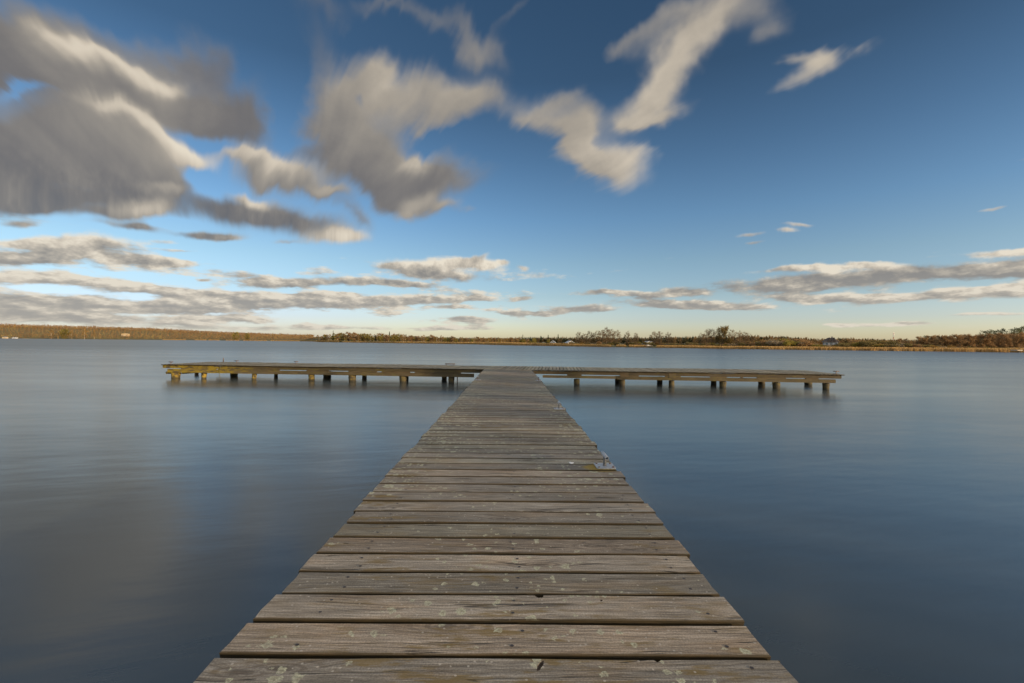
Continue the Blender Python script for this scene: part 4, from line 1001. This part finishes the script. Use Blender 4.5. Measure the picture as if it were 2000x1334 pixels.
# single trees one can tell apart on the left shore
for px, top, off, src, w, lb in [(125, 641.5, 10, BUD[0], 1.5, 'pale yellow tree in front of the hillside wood, left of the poplars'), (100, 641.5, 10, BIR[0], 1.1, 'pale bare tree left of the pale yellow tree on the left shore'),
  (140, 643.5, 10, BIR[1], 1.2, 'whitish bare tree between the pale yellow tree and the poplars'), (165, 640, 8, BIR[2], 1.0, 'tall ochre poplar on the left shore, larger of two'),
  (184, 641.5, 8, BIR[0], .7, 'slim ochre poplar on the left shore, right of the larger one'), (113, 648, 8, BIR[1], .9, 'short pale trunk tree on the left shore'),
  (461, 648.5, 12, BUD[2], 1.5, 'grey green rounded tree at the right end of the hillside wood'), (483, 649.5, 12, BUD[0], 1.2, 'pale grey green tree beside the rounded one at the hillside wood')]:
    D = shore(px)+off; place(src, px, D, (height_at(px, top, D)-land_z(px, off)), lb, 'tree', None, w)

# --- reeds
def reed_bed(name, px0, px1, label, dens, hfun, gaps=(), step=.5, wid=.16):
    mb = MB(); px = px0
    while px < px1:
        if not any(a < px < b for a, b in gaps):
            Ds = shore(px); depth = 9+3*math.sin(px*.05)
            edge = .8*mnoise.noise((px*.05, .3, .7))+.25*mnoise.noise((px*.4, 4.2, .3))
            for k in range(dens):
                f = random.random()**1.4; off = edge+f*depth; D = Ds+off; x = px+random.uniform(-.6, .6)
                h = hfun(px)*random.uniform(.72, 1.12)*(.80+.2*min(1, f*4)); p = at_depth(x, D, -.1); w = wid*Ds/160*random.uniform(.7, 1.3)
                ln = Vector((random.uniform(-.18, .22), random.uniform(-.12, .12), 1))*h
                q = p+ln; an = random.uniform(-.9, .9); a = Vector((w*math.cos(an), w*math.sin(an), 0)); tone = min(1, max(0, .5+.22*mnoise.noise((px*.23, f*3, 3.4))+random.uniform(-.28, .28)))
                n = len(mb.v); mb.v += [tuple(p-a*.5), tuple(p+a*.5), tuple(q+a*.35), tuple(q-a*.2)]; mb.face((n, n+1, n+2, n+3), None, tone)
        px += step
    tag(mb.build(name, M_REED), label, 'reeds', None, 'stuff')
random.seed(81)
reed_bed('reed_bed', 668, 2300, 'golden dry reed belt along the water edge of the right shore', 13, lambda x: lerp_table([(668, 1.2), (760, 1.5), (900, 1.8), (1000, 1.8), (1100, 1.4), (1250, 1.15), (1500, 1.2), (1750, 1.3), (2000, 1.4), (2300, 1.5)], x), gaps=((1193, 1204), (1222, 1229), (1262.5, 1283)))
reed_bed('reed_bed', 318, 662, 'thin pale reed strips at the foot of the left hillside wood', 8, lambda x: 2.6, gaps=((362, 381), (402, 407), (428, 442), (466, 476), (520, 530), (560, 563)), wid=.3)

# --- buildings and other small things on the shore
def gable_house(name, px, D, off, w, d, hw, hr, wall, roof, label, rz=0.0, hip=False, windows=3, chimney=False, zoff=0.0):
    root = empty(name, at_depth(px, D, land_z(px, off)+zoff), rz); tag(root, label, 'house')
    b = MB(); b.box(-w/2, w/2, -d/2, d/2, -1.5, hw)
    if not hip:
        for y in (-d/2, d/2): b.tri((-w/2, y, hw), (w/2, y, hw), (0, y, hw+(hr-hw)*.95))
    b.build('wall', wall, root)
    r = MB(); e = .55; t = .22
    if hip:
        rx = w*.22; ov = [(-w/2-e, -d/2-e), (w/2+e, -d/2-e), (w/2+e, d/2+e), (-w/2-e, d/2+e)]
        r.v += [(x, y, hw-.15) for x, y in ov] + [(-rx, 0, hr), (rx, 0, hr)]
        for f in ((0, 1, 5, 4), (1, 2, 5), (2, 3, 4, 5), (3, 0, 4), (3, 2, 1, 0)): r.face(f)
        rf = r.build('roof', roof, root)
        g = MB(); # a gabled dormer breaking the ridge line towards the lake
        for cx, gw in ((-w*.12, w*.30), (w*.22, w*.22)):
            zt = hr+.12; y0 = -d/2-.25
            g.v += [(cx-gw/2, y0, hw+.2), (cx+gw/2, y0, hw+.2), (cx, y0, zt), (cx-gw/2, d*.1, hw+.2), (cx+gw/2, d*.1, hw+.2), (cx, d*.1, zt)]
            n = len(g.v)-6
            for f in ((0, 1, 2), (0, 2, 5, 3), (1, 4, 5, 2), (3, 5, 4)): g.face([n+i for i in f])
        g.build('dormer', roof, rf)
    else:
        for s in (-1, 1):
            a = [(s*(w/2+e), -d/2-e, hw-.25), (0, -d/2-e, hr+.1), (0, d/2+e, hr+.1), (s*(w/2+e), d/2+e, hw-.25)]
            r.v += a + [(x, y, z-t) for x, y, z in a]; n = len(r.v)-8
            for f in ((0, 1, 2, 3), (7, 6, 5, 4), (0, 4, 5, 1), (1, 5, 6, 2), (2, 6, 7, 3), (3, 7, 4, 0)): r.face([n+i for i in f])
        rf = r.build('roof', roof, root)
    if chimney: c = MB(); c.box(w*.05, w*.05+.6, -.3, .3, hr-.9, hr+.55); c.build('chimney', M_GREYW, rf)
    for k in range(windows):
        cx = -w/2+w*(k+.5)/windows; ww = w/windows*.26
        wb = MB(); y = -d/2-.03
        for x0, x1, z0, z1 in ((cx-ww-.08, cx+ww+.08, .95, 1.03), (cx-ww-.08, cx+ww+.08, 2.25, 2.33), (cx-ww-.08, cx-ww, 1.03, 2.25), (cx+ww, cx+ww+.08, 1.03, 2.25), (cx-.03, cx+.03, 1.03, 2.25)):
            wb.box(x0, x1, y-.05, y+.01, z0, z1)
        wo = wb.build('window', M_TRIM, root)
        pb = MB(); pb.box(cx-ww, cx+ww, y-.015, y+.005, 1.03, 2.25); pb.build('pane', M_PANE, wo)
    return root
gable_house('lakeside_house', 1622, shore(1622)+38, 38, 4.9, 4.6, 2.75, 4.45, M_WALL, M_ROOF, 'white walled house with a dark double peaked roof standing behind shrubs', -.46, True, 3, True)
gable_house('small_house', 1112.5, shore(1112)+60, 60, 4.0, 3.6, 2.2, 3.2, M_WALL, M_ROOFP, 'tiny white house with pale roof left of the alder group', .3, windows=2, zoff=-.7)
gable_house('small_house', 1080, shore(1080)+66, 66, 2.8, 2.6, 2.2, 3.2, M_WALL, M_ROOFP, 'tiny white house between two dark spruces', -.2, windows=2, zoff=-.7)
gable_house('small_house', 1264, shore(1264)+62, 62, 3.6, 3.6, 2.2, 3.3, M_WALL, M_ROOFP, 'tiny white house left of the alder pair at the inlet', .2, windows=2, zoff=-.8)
gable_house('small_house', 1273, shore(1273)+70, 70, 3.8, 3.6, 2.1, 3.2, M_CREAM, M_ROOFP, 'tiny cream house behind the alder pair at the inlet', -.25, windows=2, zoff=-.8)
gable_house('villa', 245, shore(245)+70, 70, 19, 10, 6.5, 8.2, M_CREAM, M_CREAM, 'cream house among the trees of the left hillside', 0, windows=5, zoff=6)
gable_house('boathouse', 10, shore(10)-3, 6, 12, 8, 3.6, 5.0, M_CREAM, M_ROOFP, 'cream boathouse at the water on the far left', 0, windows=3)
gable_house('boathouse', 29, shore(29)-2, 6, 11, 8, 2.8, 4.0, M_WALL, M_ROOFP, 'low white boathouse at the water, right of the cream one', 0, windows=3)
def low_jetty(px, D, L, label, mat):
    root = empty('small_jetty', at_depth(px, D, 0)); tag(root, label, 'jetty')
    b = MB(); b.box(-L/2, L/2, -1, 1, .55, .85); b.build('deck', mat, root)
    k = -L/2+.6
    while k < L/2:
        c = MB(); c.tube([(k, -.8, -2), (k, -.8, .55)], .14, 6); c.build('post', M_POST, root); k += max(2.2, L/8)
low_jetty(50, shore(50)-10, 22, 'long pale landing stage on the far left shore', M_PALEW)
low_jetty(1266, shore(1266)+1.5, 3.0, 'small dark landing stage in the gap of the reeds', M_ROOF)
low_jetty(1986, shore(1986)-2.0, 1.6, 'tiny bright landing stage at the reeds near the right frame edge', M_PALEW)
# mast
px = 1745; D = shore(px)+330; zb = land_z(px, 330); H = height_at(px, 649, D)-zb
root = empty('antenna_mast', at_depth(px, D, zb)); tag(root, 'thin red and white antenna mast rising over the bushes right of the house', 'mast')
for s in range(6):
    b = MB(); z0, z1 = H*.97*s/6, H*.97*(s+1)/6
    for k in range(3):
        f = lambda z, kk: Vector((math.cos(kk*2.094)*(.62-.35*z/H), math.sin(kk*2.094)*(.62-.35*z/H), z))
        b.tube([f(z0, k), f(z1, k)], .11, 4); 
        b.tube([f(z0, k), f((z0+z1)/2, k+1)], .06, 3); b.tube([f((z0+z1)/2, k+1), f(z1, k)], .06, 3)
    b.build('lattice_section', M_MASTR if s % 2 else M_TRIM, root)
b = MB(); b.tube([(0, 0, H*.95), (0, 0, H*1.0)], .10, 5); b.build('whip_antenna', M_MASTR, root)
for z in (.80, .90): b = MB(); b.box(-.55, -.25, -.6, -.3, H*z, H*z+1.4); b.box(.25, .55, -.6, -.3, H*z, H*z+1.4); b.build('antenna_panel', M_TRIM, root)

# --- wood on the bank behind and right of the viewer: shades the near planks
random.seed(91)
mb = MB()
for k in range(32):
    s = k/31; c = Vector((30+s*46, -2-s*62+random.uniform(-4, 4), 0)) 
    hgt = random.uniform(6.0, 8.6); wood_clump(mb, c+Vector((0, 0, .4)), hgt, 5.0, 80, .4)
    mb.tube([c+Vector((0, 0, -.5)), c+Vector((.1, 0, hgt*.5)), c+Vector((0, 0, hgt*.9))], [.17, .11, .03], 5, .2)
BACK = mb.build('bank_wood', M_WOOD); tag(BACK, 'bare wood on the near bank behind the viewer', 'wood', None, 'stuff')
